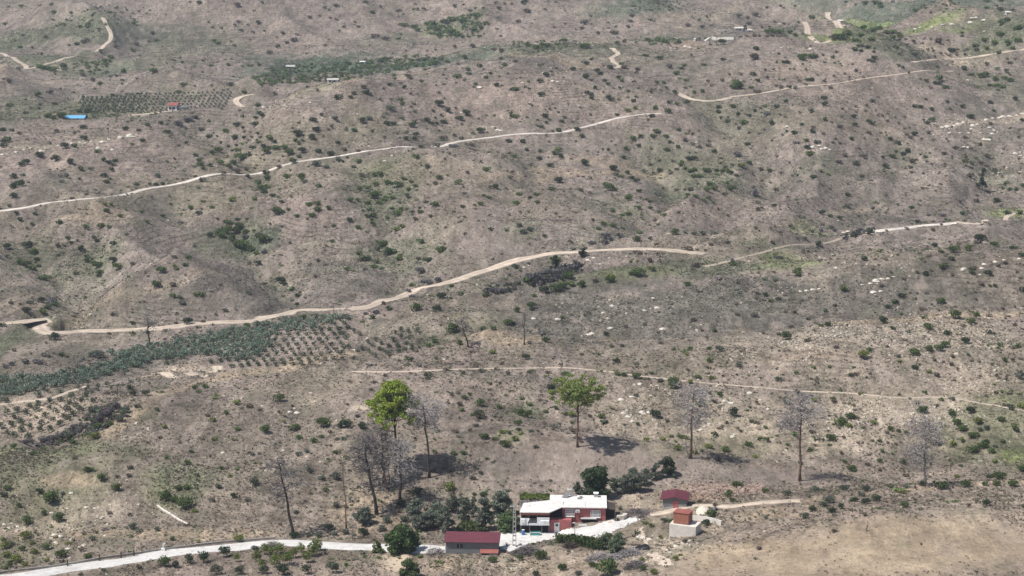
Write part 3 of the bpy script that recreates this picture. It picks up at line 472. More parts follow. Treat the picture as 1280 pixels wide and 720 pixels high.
# ------------------------------------------------------------------ shrubs, read off the photograph: x,y in a sixfold enlarged tile, width, colour
# d dark green, g green, y yellow-green, o grey-green, b brown, k burnt grey-purple
TILES = {
(5,0):"300 85 60 d,360 140 140 g,325 245 60 g,205 320 100 g,430 280 100 g,460 560 100 g,670 570 80 g,725 395 35 d,335 510 70 g,190 420 90 y,860 65 80 g,1220 130 110 g,1215 625 110 g,770 675 40 o,600 705 40 o,1040 650 60 b,30 500 90 y,130 600 90 y,60 560 70 y,250 540 60 y,130 190 60 g,700 440 60 o,60 640 60 g,980 350 70 o,510 470 45 y,550 450 35 d,30 110 60 o,60 60 60 g,20 440 50 y,190 630 60 y,350 600 50 y,470 100 40 o,1180 370 60 o,970 260 40 b,820 245 40 b,160 520 60 g,240 470 50 y,90 480 50 o,400 640 30 b",
(5,1):"930 415 80 d,1110 405 70 o,1180 360 70 o,470 115 60 g,120 180 130 g,1155 65 50 g,640 20 90 o,370 50 60 o,310 150 50 b,1250 190 60 o,940 240 45 o,1040 410 50 o,210 460 40 y,20 440 50 g,500 435 90 y,1230 400 50 o,580 150 45 k,820 330 30 b,60 60 60 g,120 60 60 g,20 150 70 g,180 230 50 y",
(5,2):"430 185 85 d,555 95 100 d,165 390 80 d,120 280 80 o,200 320 80 o,530 230 90 o,920 160 90 d,930 220 80 d,930 290 80 o,1200 150 120 o,970 365 150 g,1060 370 90 g,900 370 80 g,820 60 110 y,600 350 120 o,560 310 110 o,340 310 80 o,590 570 50 g,1135 600 75 g,990 105 40 b,480 290 80 o,1060 110 50 g,890 340 60 o,650 300 90 o,700 310 70 o,300 370 70 o,30 390 60 o,30 200 40 o,590 180 50 g,1110 300 60 d",
(5,3):"220 570 115 g,380 660 80 g,600 635 60 g,710 680 190 g,180 705 60 o,700 440 90 g,1195 320 70 g,1040 340 50 g,805 215 40 o,960 600 60 y,1110 430 50 y,1230 590 60 y,70 590 60 g,1060 690 70 y,980 660 60 g,1140 300 60 o,20 350 60 d,60 350 60 d,30 250 60 d,780 300 40 b,820 280 50 b,1260 560 40 y,500 700 60 o",
(5,4):"790 105 70 o,975 75 80 o,1210 65 80 o,1265 150 50 o,1080 150 100 o,1040 190 60 o,985 220 70 d,1105 230 80 d,1185 205 65 d,920 275 75 o,620 280 40 o,685 235 35 o,410 45 90 g,615 85 60 g,370 150 50 g,205 260 90 g,180 325 80 d,1140 380 50 b,575 510 50 b,550 590 35 b,545 275 30 b,330 110 60 g,240 190 40 b,350 90 50 g,470 300 25 b,390 300 25 b,840 230 30 b,760 10 30 b,130 160 40 b,20 460 50 b",
(5,5):"100 70 70 o,280 45 60 o,500 30 60 o,20 150 60 d,95 165 75 d,165 145 80 d,660 45 110 g,850 35 80 g,1190 25 90 g,1080 30 60 g,990 30 50 g,390 190 70 g,1000 180 75 d,925 155 40 o,220 480 30 b,510 480 25 b,945 520 40 d,1078 410 32 b,1190 690 40 b,300 160 25 b,400 50 50 o,370 90 60 y,15 225 20 b,920 685 30 b,1210 660 50 y,590 265 30 b,60 110 60 o,1270 200 40 o,780 620 25 b",
(4,0):"985 30 70 d,1000 75 65 d,1085 70 65 d,855 65 40 b,805 70 40 b,1030 165 50 d,560 440 70 g,750 700 80 g,1175 190 45 g,95 470 60 g,910 220 80 o,1040 500 30 b,870 690 40 b,1200 400 40 b,700 400 90 y,500 390 90 o,730 320 70 g,770 230 90 k,820 200 80 k,860 170 70 k,740 270 80 k,640 320 80 k,600 350 80 k,500 380 70 k,440 400 80 k,380 410 80 k,310 425 80 k,250 435 70 k,200 440 60 k,690 200 80 o,660 260 60 k,560 320 60 k,950 200 80 o,900 260 70 o,560 555 50 b,690 640 50 g,640 650 60 g,800 510 25 b,860 525 35 b,1100 435 35 b,370 580 40 o,1230 320 50 y,980 620 50 b,960 680 50 b,1250 550 50 g,250 520 60 g,330 480 50 g",
(4,1):"820 115 90 g,930 330 95 g,1145 290 120 g,700 335 90 g,960 400 60 g,1065 425 60 g,1130 390 40 g,1245 510 60 g,1265 310 70 d,190 25 60 g,260 20 60 g,210 60 45 g,500 140 60 y,590 165 60 b,420 215 50 g,275 235 45 b,665 190 40 b,505 335 50 g,160 505 45 d,330 415 45 y,470 415 40 y,560 595 35 g,635 590 35 g,500 635 45 g,440 685 50 y,1140 700 60 o,1250 700 90 o,125 590 60 g,960 525 50 o,535 180 30 b,910 165 40 b,860 240 35 b,810 210 35 b,1200 460 35 b,1250 410 40 b,320 270 50 y,850 280 40 y,70 440 35 b,300 540 30 b,240 410 30 b,1020 500 50 o,200 680 40 o,10 130 30 d,820 435 30 b,380 630 50 g,680 440 30 k",
(4,2):"45 300 100 d,165 320 90 d,920 100 60 g,955 75 40 g,900 195 45 g,1025 145 80 g,1170 175 55 g,1040 235 90 g,980 230 40 g,850 355 50 b,705 355 40 g,1010 310 50 b,1190 250 35 b,1040 665 45 b,820 640 45 b,835 520 50 g,1230 445 90 g,1250 360 50 g,1060 400 80 g,690 500 40 g,980 705 50 b,695 415 35 g,1145 410 50 g,910 515 50 g,930 470 30 b,820 80 40 b,800 60 30 b,1120 270 30 b,780 575 25 b,220 40 40 b,120 240 40 b,210 230 30 b,40 150 30 b,1200 360 50 y,880 150 50 b,790 140 40 b,870 65 35 b,960 345 40 b",
(4,3):"285 35 90 d,60 225 70 g,110 235 80 g,55 300 65 g,130 150 50 g,75 110 40 g,325 180 45 g,250 205 45 g,400 220 45 g,670 245 60 g,1065 230 90 d,1205 15 90 g,755 185 35 g,375 350 35 b,225 370 35 b,180 470 45 b,20 410 60 y,1005 415 60 y,1125 410 50 y,1230 480 60 y,1255 390 50 g,785 380 25 g,915 660 80 o,985 665 80 o,870 690 70 o,205 120 35 b,450 225 60 y,940 300 40 g,240 320 30 b,190 350 30 b,140 350 40 o,60 370 40 y,570 340 25 b,960 355 25 b,1160 270 40 b,1220 430 35 g,1250 460 30 g,1190 390 40 y,580 240 40 b,925 85 40 o,470 360 60 b",
(4,4):"370 212 90 d,275 175 35 o,485 195 35 g,520 280 45 g,330 285 35 b,495 455 60 g,320 495 80 g,200 465 60 y,140 500 35 g,1165 290 115 g,1240 240 85 g,1245 315 60 y,1125 400 90 g,960 355 45 b,630 415 50 g,620 320 40 g,1260 635 75 g,790 130 75 g,980 120 50 y,275 560 70 k,355 570 45 k,200 555 35 k,435 580 30 k,480 580 30 k,860 60 50 b,140 230 40 o,1205 400 35 b,780 480 25 b,935 500 30 b,1100 235 35 b,580 400 40 y,730 440 25 b,550 545 50 y,735 100 35 b,1130 130 50 b,240 130 50 b,200 70 40 o,280 75 50 g,725 310 40 o,790 300 50 o,1190 515 40 b,1210 580 50 g,1050 420 30 b,880 590 40 g,1020 410 30 b,425 620 25 b,20 400 50 y,90 510 50 y,570 150 30 b,440 350 35 b",
(4,5):"160 285 50 y,60 75 40 y,515 205 80 g,755 225 80 g,765 290 75 g,815 340 90 g,885 200 75 d,895 385 90 g,930 275 80 y,1115 265 65 g,1205 310 60 g,1220 340 60 d,900 500 100 g,960 465 90 g,995 435 50 d,1030 505 70 g,1120 430 45 g,1085 685 120 g,1250 640 80 g,380 580 65 g,200 575 50 g,10 640 50 g,145 425 30 g,200 425 40 g,280 335 60 g,400 360 50 g,540 65 40 g,740 110 50 o,660 120 40 g,805 610 40 o,740 595 35 g,290 400 25 b,630 160 40 o,950 340 50 o,1000 330 50 o,1255 165 60 y,820 420 50 y,105 600 40 b,200 640 40 b,1190 180 70 o,740 450 60 y,220 500 40 g,35 440 25 b,70 440 25 b,260 440 30 b,580 600 35 b,720 570 35 b,300 520 35 g,370 630 30 g,1060 580 50 y,10 245 40 g,40 255 30 b,320 450 35 b,1060 460 40 o,1130 160 40 b,1000 90 35 b,350 80 30 b,430 110 30 b,120 530 30 b,480 140 40 b,340 350 40 g,780 690 50 y,1020 690 60 d,650 440 60 k",
(3,0):"390 370 95 d,205 165 75 d,300 95 65 d,360 145 60 d,320 175 60 g,80 110 50 b,15 280 50 d,465 500 55 d,105 465 40 b,990 260 45 d,500 510 40 b,190 555 60 k,270 550 60 k,330 500 50 k,230 490 30 b,400 490 30 b,740 500 100 o,680 500 70 o,990 160 25 b,90 570 50 k,40 590 50 k,300 560 60 k,360 510 40 b,1100 330 40 k,860 430 25 b,410 120 60 g,350 410 30 b,1080 100 30 b,640 70 30 g,570 60 25 b,150 120 30 b,820 340 30 b,1250 560 40 g",
(3,1):"185 50 50 g,225 50 55 g,115 255 85 d,945 60 45 d,950 125 40 d,410 165 50 b,845 60 25 b,340 195 30 b,20 60 50 g,90 110 60 o,910 10 55 g,310 275 30 b,50 380 60 k,145 375 40 k,40 260 40 b,575 285 60 g,1000 215 60 g,240 250 40 b,1010 75 30 b,70 70 50 o,970 30 30 g,810 235 25 b,790 660 35 b,200 295 30 b",
(3,2):"530 60 50 k,750 60 80 d,540 155 95 g,725 160 75 d,820 320 110 g,860 300 60 d,1060 305 55 g,1250 260 75 g,1135 300 50 g,1130 480 55 y,875 410 65 g,645 655 60 d,485 520 45 b,325 655 40 b,1200 565 40 b,630 590 30 b,235 220 50 d,1160 610 40 g,665 95 35 b,820 75 30 d,1070 55 50 g,1165 170 30 b,1245 640 45 b,320 205 30 b,250 180 60 k,310 115 40 b,180 190 40 k,350 150 60 g,1040 620 50 o,910 635 40 b,970 480 35 b,930 550 25 b,900 565 25 b,250 575 30 b,60 700 30 b,690 400 60 g,650 430 60 g,740 280 25 b,570 275 25 b,1190 20 60 k,890 50 50 g,1150 10 40 k,640 160 25 b,500 25 40 k,1155 250 25 b,1250 425 30 b",
(3,3):"230 20 85 d,150 135 75 g,28 165 65 g,10 265 40 d,100 520 65 d,255 390 60 g,770 545 70 d,400 640 60 g,350 690 50 g,790 640 60 g,840 650 50 g,925 665 70 g,1210 700 90 g,745 435 45 b,825 432 40 b,520 495 40 b,1000 480 30 b,345 10 100 g,700 345 50 d,460 380 30 k,1040 635 40 g,670 620 35 g,650 490 30 b,570 185 30 b,155 160 40 d,230 350 60 k,130 410 40 k,540 205 30 b,610 160 30 b,440 200 30 b,370 220 40 g,1060 90 30 b,1200 190 35 b,1100 180 30 b,870 110 30 b,1110 410 40 b,1110 690 50 o,1020 680 30 b,260 630 40 b,130 630 40 b,930 590 30 b,990 590 30 b,20 580 30 g,165 55 40 g,1090 330 30 b,850 290 40 b,1180 150 30 b,780 200 25 b,410 310 25 b,990 270 30 b",
(3,4):"1220 12 70 g,625 50 50 d,720 80 45 d,1090 275 55 d,1035 280 45 g,775 365 90 g,720 345 40 k,285 460 70 o,240 320 40 d,540 200 60 b,60 455 50 g,1070 170 45 g,1135 130 40 b,195 545 60 g,980 595 40 g,1255 650 45 d,410 650 30 b,1145 440 45 b,115 665 55 g,810 290 50 b,545 585 25 b,440 475 30 b,700 605 25 b,200 455 40 g,930 395 50 b,660 100 40 g,470 560 25 b,220 670 50 y,720 680 60 o,30 500 40 y,330 560 25 b,420 580 60 o,940 230 40 b,840 180 40 b,560 40 40 b,770 180 40 b,610 340 30 b,990 320 30 b,1230 280 30 b,300 660 30 b,40 610 40 b,670 450 30 b,720 470 25 b,800 465 25 b,120 30 40 b,410 200 40 b,150 320 30 b,80 240 50 b,60 700 50 y,190 640 20 d",
(3,5):"360 60 60 d,315 105 60 d,265 140 50 d,660 105 75 g,240 245 80 d,300 300 50 d,575 295 80 g,890 255 70 g,750 205 95 g,700 340 60 d,840 395 75 d,690 425 70 g,640 455 80 g,580 465 70 g,465 482 95 g,530 222 40 g,460 590 60 d,1135 540 50 g,1240 435 60 g,1105 425 50 g,120 460 55 g,75 495 100 y,625 650 50 b,1050 340 35 b,830 285 30 b,1125 155 35 b,925 200 55 g,1265 15 60 d,920 85 35 b,255 440 35 b,340 510 40 o,1215 275 35 b,1270 305 30 b,780 600 35 b,860 500 40 o,570 625 45 y,760 690 25 b,1070 655 35 b,210 300 25 b,180 295 25 b,430 325 30 b,385 390 30 b,1010 430 30 g,750 510 40 b,130 640 30 b,20 645 40 b,610 540 35 o,680 550 30 b,740 570 40 b,950 550 30 b,1040 570 30 b,1250 630 35 b,1140 680 35 b,1210 140 30 b,520 160 50 b,590 120 30 b,360 200 40 g,130 120 25 b,900 180 30 g,470 80 25 b,430 410 25 b,560 330 25 b,350 545 40 y,500 570 30 g",
(2,0):"95 25 60 d,45 410 75 d,200 405 85 d,250 450 75 g,150 525 60 g,195 545 70 g,240 570 60 g,275 505 45 d,725 550 80 g,700 530 50 g,740 600 60 g,740 625 50 d,850 505 65 d,650 510 50 g,605 425 60 d,800 140 55 d,450 230 50 d,535 375 40 d,845 385 50 d,725 365 40 d,430 400 45 b,1205 585 85 g,1165 695 80 g,300 640 60 g,350 650 60 g,1220 178 45 d,640 260 60 g,750 255 60 g,815 260 50 g,150 205 45 d,120 155 45 d,900 180 40 g,65 100 30 d,300 100 22 k,775 405 30 b,890 560 80 g,1105 630 30 b,320 370 25 b,290 550 40 d,990 540 40 b,650 480 40 g,780 90 40 y,830 90 40 y,1060 40 30 b,920 460 25 b,540 660 25 b,600 130 35 b,650 130 30 b,950 320 30 b,240 240 40 g,500 340 40 g,700 340 40 g,480 400 35 g,430 470 35 g,470 455 30 g,580 360 30 b,1100 220 40 g,400 700 30 g,200 330 30 b,90 260 30 b,1130 40 30 b,540 50 40 b,430 40 30 b,650 15 30 b,260 160 40 g,200 270 30 g,940 130 30 g,620 320 30 y,1060 150 40 g,690 500 30 g",
(2,1):"290 320 60 d,350 310 80 g,430 300 90 g,480 290 80 g,520 260 70 g,560 300 50 g,440 230 60 g,695 345 110 g,545 400 110 g,490 390 70 g,600 430 60 g,640 460 50 g,655 530 55 d,145 495 65 g,110 550 45 d,830 660 70 d,850 685 50 d,1080 635 40 b,1040 90 55 g,1095 85 60 g,790 145 80 g,830 75 40 d,215 160 50 d,410 220 40 d,350 200 30 d,570 200 30 d,500 205 40 d,1105 510 45 b,1160 545 30 b,50 575 40 g,765 30 45 d,700 5 50 d,450 350 80 g,390 330 70 g,800 650 50 g,30 550 40 y,110 620 30 b,830 145 50 g,230 130 30 b,1160 400 30 g,1210 370 40 g,1100 130 60 g,1180 120 50 g,950 180 40 g,1020 200 30 b,690 360 60 g,740 360 50 d,880 130 40 g,10 95 35 b,240 70 40 y,310 110 40 g,620 290 40 y,740 240 30 b,830 260 30 b,180 400 30 b,810 350 30 b,890 380 35 b,1150 260 30 b,830 470 30 b,700 450 60 k,560 340 50 k,1050 170 60 g,1220 250 40 g,1230 60 30 b,905 35 30 b,150 120 50 g,460 60 60 y,30 490 40 b,20 690 60 b,370 690 30 b,630 50 50 g",
(2,2):"330 455 80 g,270 430 50 d,300 400 90 g,590 370 60 g,730 440 90 g,655 505 60 d,900 110 40 d,620 80 35 d,235 175 60 g,375 120 40 g,425 155 60 g,590 150 50 g,525 150 35 d,205 130 50 g,250 30 80 g,380 45 50 g,315 55 50 g,490 125 35 g,665 178 40 b,920 308 35 b,195 500 60 d,300 570 40 g,430 500 60 g,245 560 60 g,590 590 70 k,720 660 60 k,820 700 40 g,995 125 30 b,60 210 60 d,410 280 60 y,125 265 50 g,640 75 30 d,715 240 20 b,415 640 25 b,370 295 30 g,490 20 40 g,530 170 30 g,450 130 50 g,410 170 60 g,280 80 50 g,330 40 40 g,390 440 60 g,440 470 40 g,620 500 50 g,570 500 40 b,650 680 60 k,160 500 60 g,260 520 50 g,40 580 50 g,180 580 40 b,240 250 30 d,580 120 40 g,700 90 60 g,60 60 50 g,120 60 40 g,190 180 50 g,160 140 40 g,1100 40 50 g,1040 90 50 y,1110 175 30 b,1250 170 30 b,1000 100 30 d,450 260 50 y,920 10 40 k,500 40 40 b,260 10 60 g,200 80 50 g,340 190 40 g,550 200 50 b,130 460 50 g,190 300 30 g,230 230 40 g,1200 460 25 b,920 190 30 b,780 270 25 b",
(2,3):"330 510 85 g,530 460 70 d,20 555 55 d,920 355 70 g,955 300 55 g,680 235 60 g,760 250 50 g,650 275 45 g,1035 347 38 d,1210 305 75 g,880 50 65 g,440 372 38 b,1030 515 50 b,950 600 110 g,900 610 60 g,1045 575 60 g,730 658 80 g,515 690 80 g,430 632 75 g,620 665 50 b,445 690 60 g,370 705 80 g,430 210 25 b,605 210 35 b,130 45 40 d,540 275 30 b,1035 75 40 d,190 75 40 g,30 85 60 g,1140 170 50 g,1095 245 35 b,945 120 40 g,1035 120 40 g,130 630 60 k,180 625 60 k,230 610 60 k,280 600 60 k,330 600 60 k,380 590 60 k,440 570 60 k,480 560 50 k,240 640 60 k,340 630 50 k,740 350 60 k,700 340 70 k,800 330 60 k,690 380 60 k,600 380 60 k,130 690 40 g,50 680 50 o,960 460 50 b,1090 460 40 b,920 450 50 b,520 545 35 k,470 520 40 k,820 170 40 g,870 160 50 g,750 140 40 g,880 30 50 g,1000 60 40 y,740 630 60 y,50 250 50 o,80 300 60 o,130 280 50 o,240 330 40 o,60 155 30 b,120 150 30 b,255 130 30 b,330 160 30 b,360 185 30 b,480 155 25 b,550 135 25 b,1180 210 30 b,1270 220 30 b,1250 155 35 b,130 390 25 b,50 20 50 g,180 20 50 g,1070 390 30 g,1090 390 30 b,100 660 60 g,550 420 40 b",
(2,4):"110 548 65 b,1015 390 58 d,870 610 85 g,40 690 55 g,340 375 42 b,690 100 40 d,1045 155 55 d,1105 180 40 d,1050 240 40 b,1175 190 50 d,695 262 30 b,725 300 32 b,810 258 34 b,550 265 32 b,315 20 40 d,345 180 32 b,215 390 40 b,50 425 70 b,115 430 30 b,175 435 30 b,790 95 22 b,865 80 22 b,265 125 30 b,235 80 35 g,195 45 40 g,1235 20 45 d,1230 105 50 b,965 295 40 g,670 375 40 b,1275 325 40 d,415 680 40 b,485 685 25 b,95 180 20 k,90 310 50 o,150 310 50 o,1040 290 50 k,560 130 50 b,590 120 30 b,860 350 30 b,910 430 25 b,1115 260 40 k,1140 290 40 k,80 100 25 b,160 160 25 b,40 20 40 g,100 30 40 g,160 60 40 g,700 490 40 k,730 490 40 k,870 580 50 g,20 300 40 o,240 310 40 o,210 260 20 b,320 290 20 b,575 290 22 b,700 660 40 g,820 550 25 b,1090 530 30 b,1110 500 30 b,910 185 30 b,730 130 25 b,810 130 20 b,530 10 35 d,780 40 30 b,950 610 20 b,690 600 30 b,1190 420 20 b,500 420 30 b",
(2,5):"945 345 105 d,750 432 85 g,860 425 75 g,612 400 55 d,658 445 48 d,785 410 32 g,738 500 50 d,660 560 68 g,545 612 50 d,85 502 55 d,145 300 75 d,15 325 50 d,480 220 50 d,670 175 45 k,690 210 35 k,565 170 42 k,440 115 42 d,820 160 42 d,1260 470 55 d,1010 605 60 d,890 600 60 g,885 570 50 b,155 270 30 k,175 150 35 k,45 180 35 k,1150 155 60 d,1080 65 50 d,1060 395 70 g,970 690 40 b,1025 700 35 g,365 170 25 b,1190 420 50 d,380 650 40 b,285 600 30 b,255 510 30 b,370 400 20 b,920 65 45 b,800 70 40 b,895 405 25 b,1250 150 60 g,500 230 30 k,335 95 30 b,150 120 40 k,60 280 40 k,1110 100 30 b,1060 75 30 b,850 120 25 b,500 100 25 b,225 385 30 b,130 430 35 b,170 500 30 b,190 545 25 b,480 605 30 b,555 485 25 b,540 520 30 b,910 575 30 g,1090 550 40 b,1140 530 40 b,1230 600 30 b,1250 640 30 b,150 580 25 b,215 700 40 b,1060 700 40 g,600 280 40 b,1000 365 30 g,300 430 30 b,330 470 30 b,590 590 30 b,740 620 35 b,255 290 30 b,400 275 35 b,660 245 30 b",
(1,0):"30 340 60 d,60 330 60 g,30 375 55 d,310 445 72 d,160 515 55 d,200 495 75 d,430 465 72 d,385 470 35 b,525 498 66 d,90 605 62 d,165 663 70 d,130 665 60 d,95 680 70 d,485 378 65 d,557 370 55 d,630 315 52 d,735 415 50 g,420 265 45 b,145 280 45 b,90 260 40 d,620 238 60 d,190 127 40 d,300 65 35 d,780 475 50 d,815 497 45 d,855 480 45 d,835 550 48 d,775 595 52 d,795 640 52 d,605 545 48 d,590 620 35 d,1060 330 48 d,1105 485 35 d,1020 660 42 d,940 250 52 d,1100 220 42 d,1205 205 45 d,1245 265 52 d,1250 215 30 d,215 645 32 b,850 515 40 b,1165 662 42 d,1125 662 35 d,455 145 80 g,560 275 40 b,20 250 50 d,820 620 30 d,70 70 50 g,30 250 40 g,230 85 30 b,300 95 35 b,450 600 35 o,460 640 40 o,680 545 40 o,500 600 50 o,430 545 25 b,540 240 22 b,810 215 22 b,870 190 22 b,480 265 22 b,340 320 20 b,255 320 20 b,170 590 40 o,1050 185 25 b,1180 600 50 o,1220 660 40 d,1250 490 30 o,10 530 30 g,1020 690 30 b,360 150 60 g,400 160 50 g,590 110 50 g,650 110 50 g,410 60 40 b,1040 260 40 b,1200 120 25 b",
(1,1):"655 68 52 d,665 130 50 d,690 148 50 d,640 165 45 d,635 210 58 d,500 213 58 d,535 155 36 d,290 300 56 d,230 245 45 b,145 175 50 k,190 158 45 d,285 187 30 d,120 350 40 d,410 260 50 g,430 275 30 g,470 312 62 g,550 310 42 d,590 335 30 d,610 310 36 d,655 280 42 d,670 310 32 d,740 310 60 g,775 340 48 d,615 385 56 d,700 375 46 d,725 410 72 g,790 390 60 g,855 385 60 g,895 425 85 g,370 405 72 g,375 350 36 d,315 425 60 d,185 440 46 d,215 480 56 g,230 510 50 g,525 460 90 g,585 440 52 d,475 500 56 d,370 500 60 g,435 375 36 d,460 410 34 d,490 370 36 d,955 275 78 d,1045 307 62 d,1095 250 58 d,1065 180 56 d,1205 228 36 d,985 410 62 d,1105 412 56 d,1210 435 66 d,1250 347 46 d,1260 480 50 d,935 330 42 d,960 350 42 g,985 335 30 d,915 490 62 g,1230 168 50 o,965 450 42 o,500 400 50 g,965 600 72 g,870 605 60 g,715 570 50 d,580 595 42 d,1105 675 50 g,180 600 32 d,665 690 62 g,1105 510 72 o,1255 15 58 d,520 108 32 b,540 240 36 d,640 520 26 b,840 450 30 b,660 350 40 g,640 330 30 d,570 350 30 d,520 410 30 d,805 390 40 g,740 390 40 d,980 620 40 g,90 620 25 b,240 540 40 g,200 520 30 g,300 520 40 g,440 520 50 y,260 440 30 b,340 470 30 b,420 450 30 b,30 470 30 b,480 210 25 b,600 270 25 b,550 270 30 d,240 630 50 o,400 575 40 b,500 560 50 b,570 550 40 b,720 680 60 g,700 700 50 g,1130 140 40 b,960 200 30 b,1180 250 25 b,1140 300 25 b,350 300 25 b,110 240 30 b,60 210 60 k,120 180 50 k,10 290 30 b,60 370 35 b,640 440 25 b,700 480 25 b,690 440 25 b,1160 530 50 o,810 530 40 b,720 610 50 g,660 650 60 g,1000 640 50 o",
(1,2):"145 190 62 d,335 205 56 d,390 207 42 d,525 220 58 g,95 255 52 d,232 265 36 d,485 320 56 d,555 290 46 d,545 195 36 d,490 275 36 d,540 320 42 d,635 178 52 d,675 208 42 d,765 192 56 d,715 205 36 d,725 60 66 d,790 105 62 o,880 165 58 d,940 132 62 d,1035 258 68 g,820 372 40 k,850 378 55 k,560 455 56 g,597 382 42 d,712 366 46 d,1247 335 52 d,970 365 45 b,240 590 60 g,290 590 60 g,155 595 50 b,360 85 60 o,840 292 42 b,765 318 62 b,893 318 42 b,700 160 26 d,450 165 40 g,330 130 30 g,550 115 36 b,310 155 30 b,290 25 36 b,370 25 36 b,440 30 50 g,1270 150 42 d,1260 125 36 g,700 655 42 b,435 660 70 g,370 655 42 d,1150 680 52 d,1115 680 36 d,90 530 40 o,130 485 60 g,45 460 32 d,1040 490 32 b,805 435 32 b,665 570 26 b,635 530 50 o,1080 550 60 g,1025 170 25 b,680 110 35 b,745 140 36 b,985 280 32 b,130 410 40 b,20 400 50 b,320 310 35 b,210 170 50 o,420 280 30 g,450 60 40 g,520 80 30 b,70 10 40 d,540 60 30 b,850 90 25 b,770 20 25 b,770 470 30 b,600 520 25 b,930 360 30 b,1100 420 30 b,1170 420 30 b,1220 450 30 b,1260 430 35 b,940 570 40 b,790 590 30 g,730 610 60 g,880 630 25 b,460 620 40 g,520 640 40 g,260 660 50 g,200 690 50 g,640 660 30 b,910 680 30 b,1230 690 30 b,1270 570 30 b,1260 610 40 b,130 690 50 g,340 650 50 g,550 670 40 g,500 700 40 g,1080 145 25 b,900 210 25 b,1090 270 22 b,1150 240 22 b,640 245 25 b,750 225 25 b,30 250 35 o,40 350 25 b,10 490 35 d,600 180 30 b",
(1,3):"245 150 56 d,20 155 52 g,555 505 74 d,765 538 68 d,345 400 60 g,330 425 60 g,360 450 52 d,340 630 78 d,285 520 52 d,200 470 42 d,78 340 46 d,528 298 52 d,490 250 48 d,350 260 52 d,300 268 32 d,258 290 32 b,900 610 45 d,930 635 45 d,1080 262 58 g,1160 120 60 g,1070 88 50 g,1045 150 52 d,720 10 45 d,745 28 45 d,595 15 42 d,1180 50 42 d,905 40 42 d,835 458 42 d,720 400 36 d,1100 560 50 d,1185 580 36 d,1065 580 36 d,1225 548 36 d,1255 515 50 g,1200 485 36 b,225 228 38 d,190 222 32 d,250 198 36 d,370 188 42 d,390 160 32 d,280 180 26 d,585 140 30 d,345 120 26 d,280 98 26 d,945 370 46 b,515 705 42 d,955 708 50 d,735 690 90 g,145 515 36 b,20 450 50 g,785 140 40 d,930 8 36 d,1040 395 30 b,905 320 60 g,195 180 25 b,455 435 22 b,640 440 25 b,1040 515 36 b,210 415 40 o,270 340 30 o,110 400 40 o,800 30 30 b,870 10 30 b,490 170 25 b,450 190 25 b,510 90 25 b,320 90 22 b,300 60 22 b,150 70 25 b,110 160 30 b,130 60 25 b,1100 480 30 b,1050 300 50 g,960 300 50 g,1010 180 30 g,860 110 50 y,920 90 40 y,1150 300 40 g,1180 340 40 g,1240 380 40 g,1250 250 40 g,1230 60 40 g,850 390 40 g,640 420 25 b,560 410 25 b,740 340 25 b,480 340 25 b,680 400 25 b,440 470 25 b,270 460 22 b,1130 690 30 b,1230 700 35 b,490 600 22 b,860 570 50 g,820 600 40 g,700 660 60 g,300 700 60 g,430 700 30 b,10 570 25 b,100 600 25 b,600 570 22 b,990 560 50 o,1270 490 40 g,1160 400 50 g,780 590 40 g,770 700 50 g",
(1,4):"1065 62 54 d,1060 20 52 d,270 85 46 d,268 120 42 d,285 165 32 b,415 135 42 d,495 145 42 d,628 138 58 k,670 203 54 d,832 272 58 d,778 262 32 d,970 265 48 d,485 363 46 d,50 465 50 d,85 465 60 d,505 498 44 g,380 518 38 d,355 575 52 d,980 605 54 d,1270 150 36 d,1265 318 42 d,935 385 60 d,425 240 38 b,255 555 46 d,175 555 62 g,300 560 42 g,77 360 34 b,195 370 42 b,235 410 52 g,585 545 48 b,530 685 36 b,735 143 32 b,1175 230 50 b,1065 175 42 g,35 50 50 g,705 450 28 b,410 440 60 k,1215 440 42 b,1165 490 52 b,340 655 50 g,370 695 72 g,1035 660 32 b,500 275 32 b,580 90 32 b,740 572 32 b,110 655 28 b,970 110 52 o,890 210 42 o,955 430 60 y,45 262 32 b,1115 195 28 b,330 550 40 y,400 590 40 b,440 520 60 y,130 600 50 g,80 600 50 g,60 560 50 g,240 690 60 g,200 660 60 g,180 700 60 g,90 550 40 g,20 540 40 g,60 700 50 b,15 700 35 b,270 590 30 g,400 210 30 b,540 110 40 g,700 80 50 o,770 35 50 o,905 45 25 b,820 70 22 b,880 125 28 b,770 155 25 b,1230 45 25 b,1195 95 35 o,1190 155 35 o,980 235 35 b,1050 280 30 b,1180 350 35 o,1130 350 35 o,1140 320 30 b,1010 345 50 o,450 200 60 g,380 80 50 g,340 190 40 g,120 260 22 b,20 330 40 b,130 370 25 b,310 320 25 b,190 340 30 b,290 465 30 b,670 330 30 k,750 290 30 k,840 350 35 k,870 350 30 k,570 280 30 k,610 250 30 k,1090 580 40 y,1040 560 40 y,700 700 40 b,520 580 30 b,880 540 30 y,650 560 40 b,1100 690 30 b,930 330 40 g",
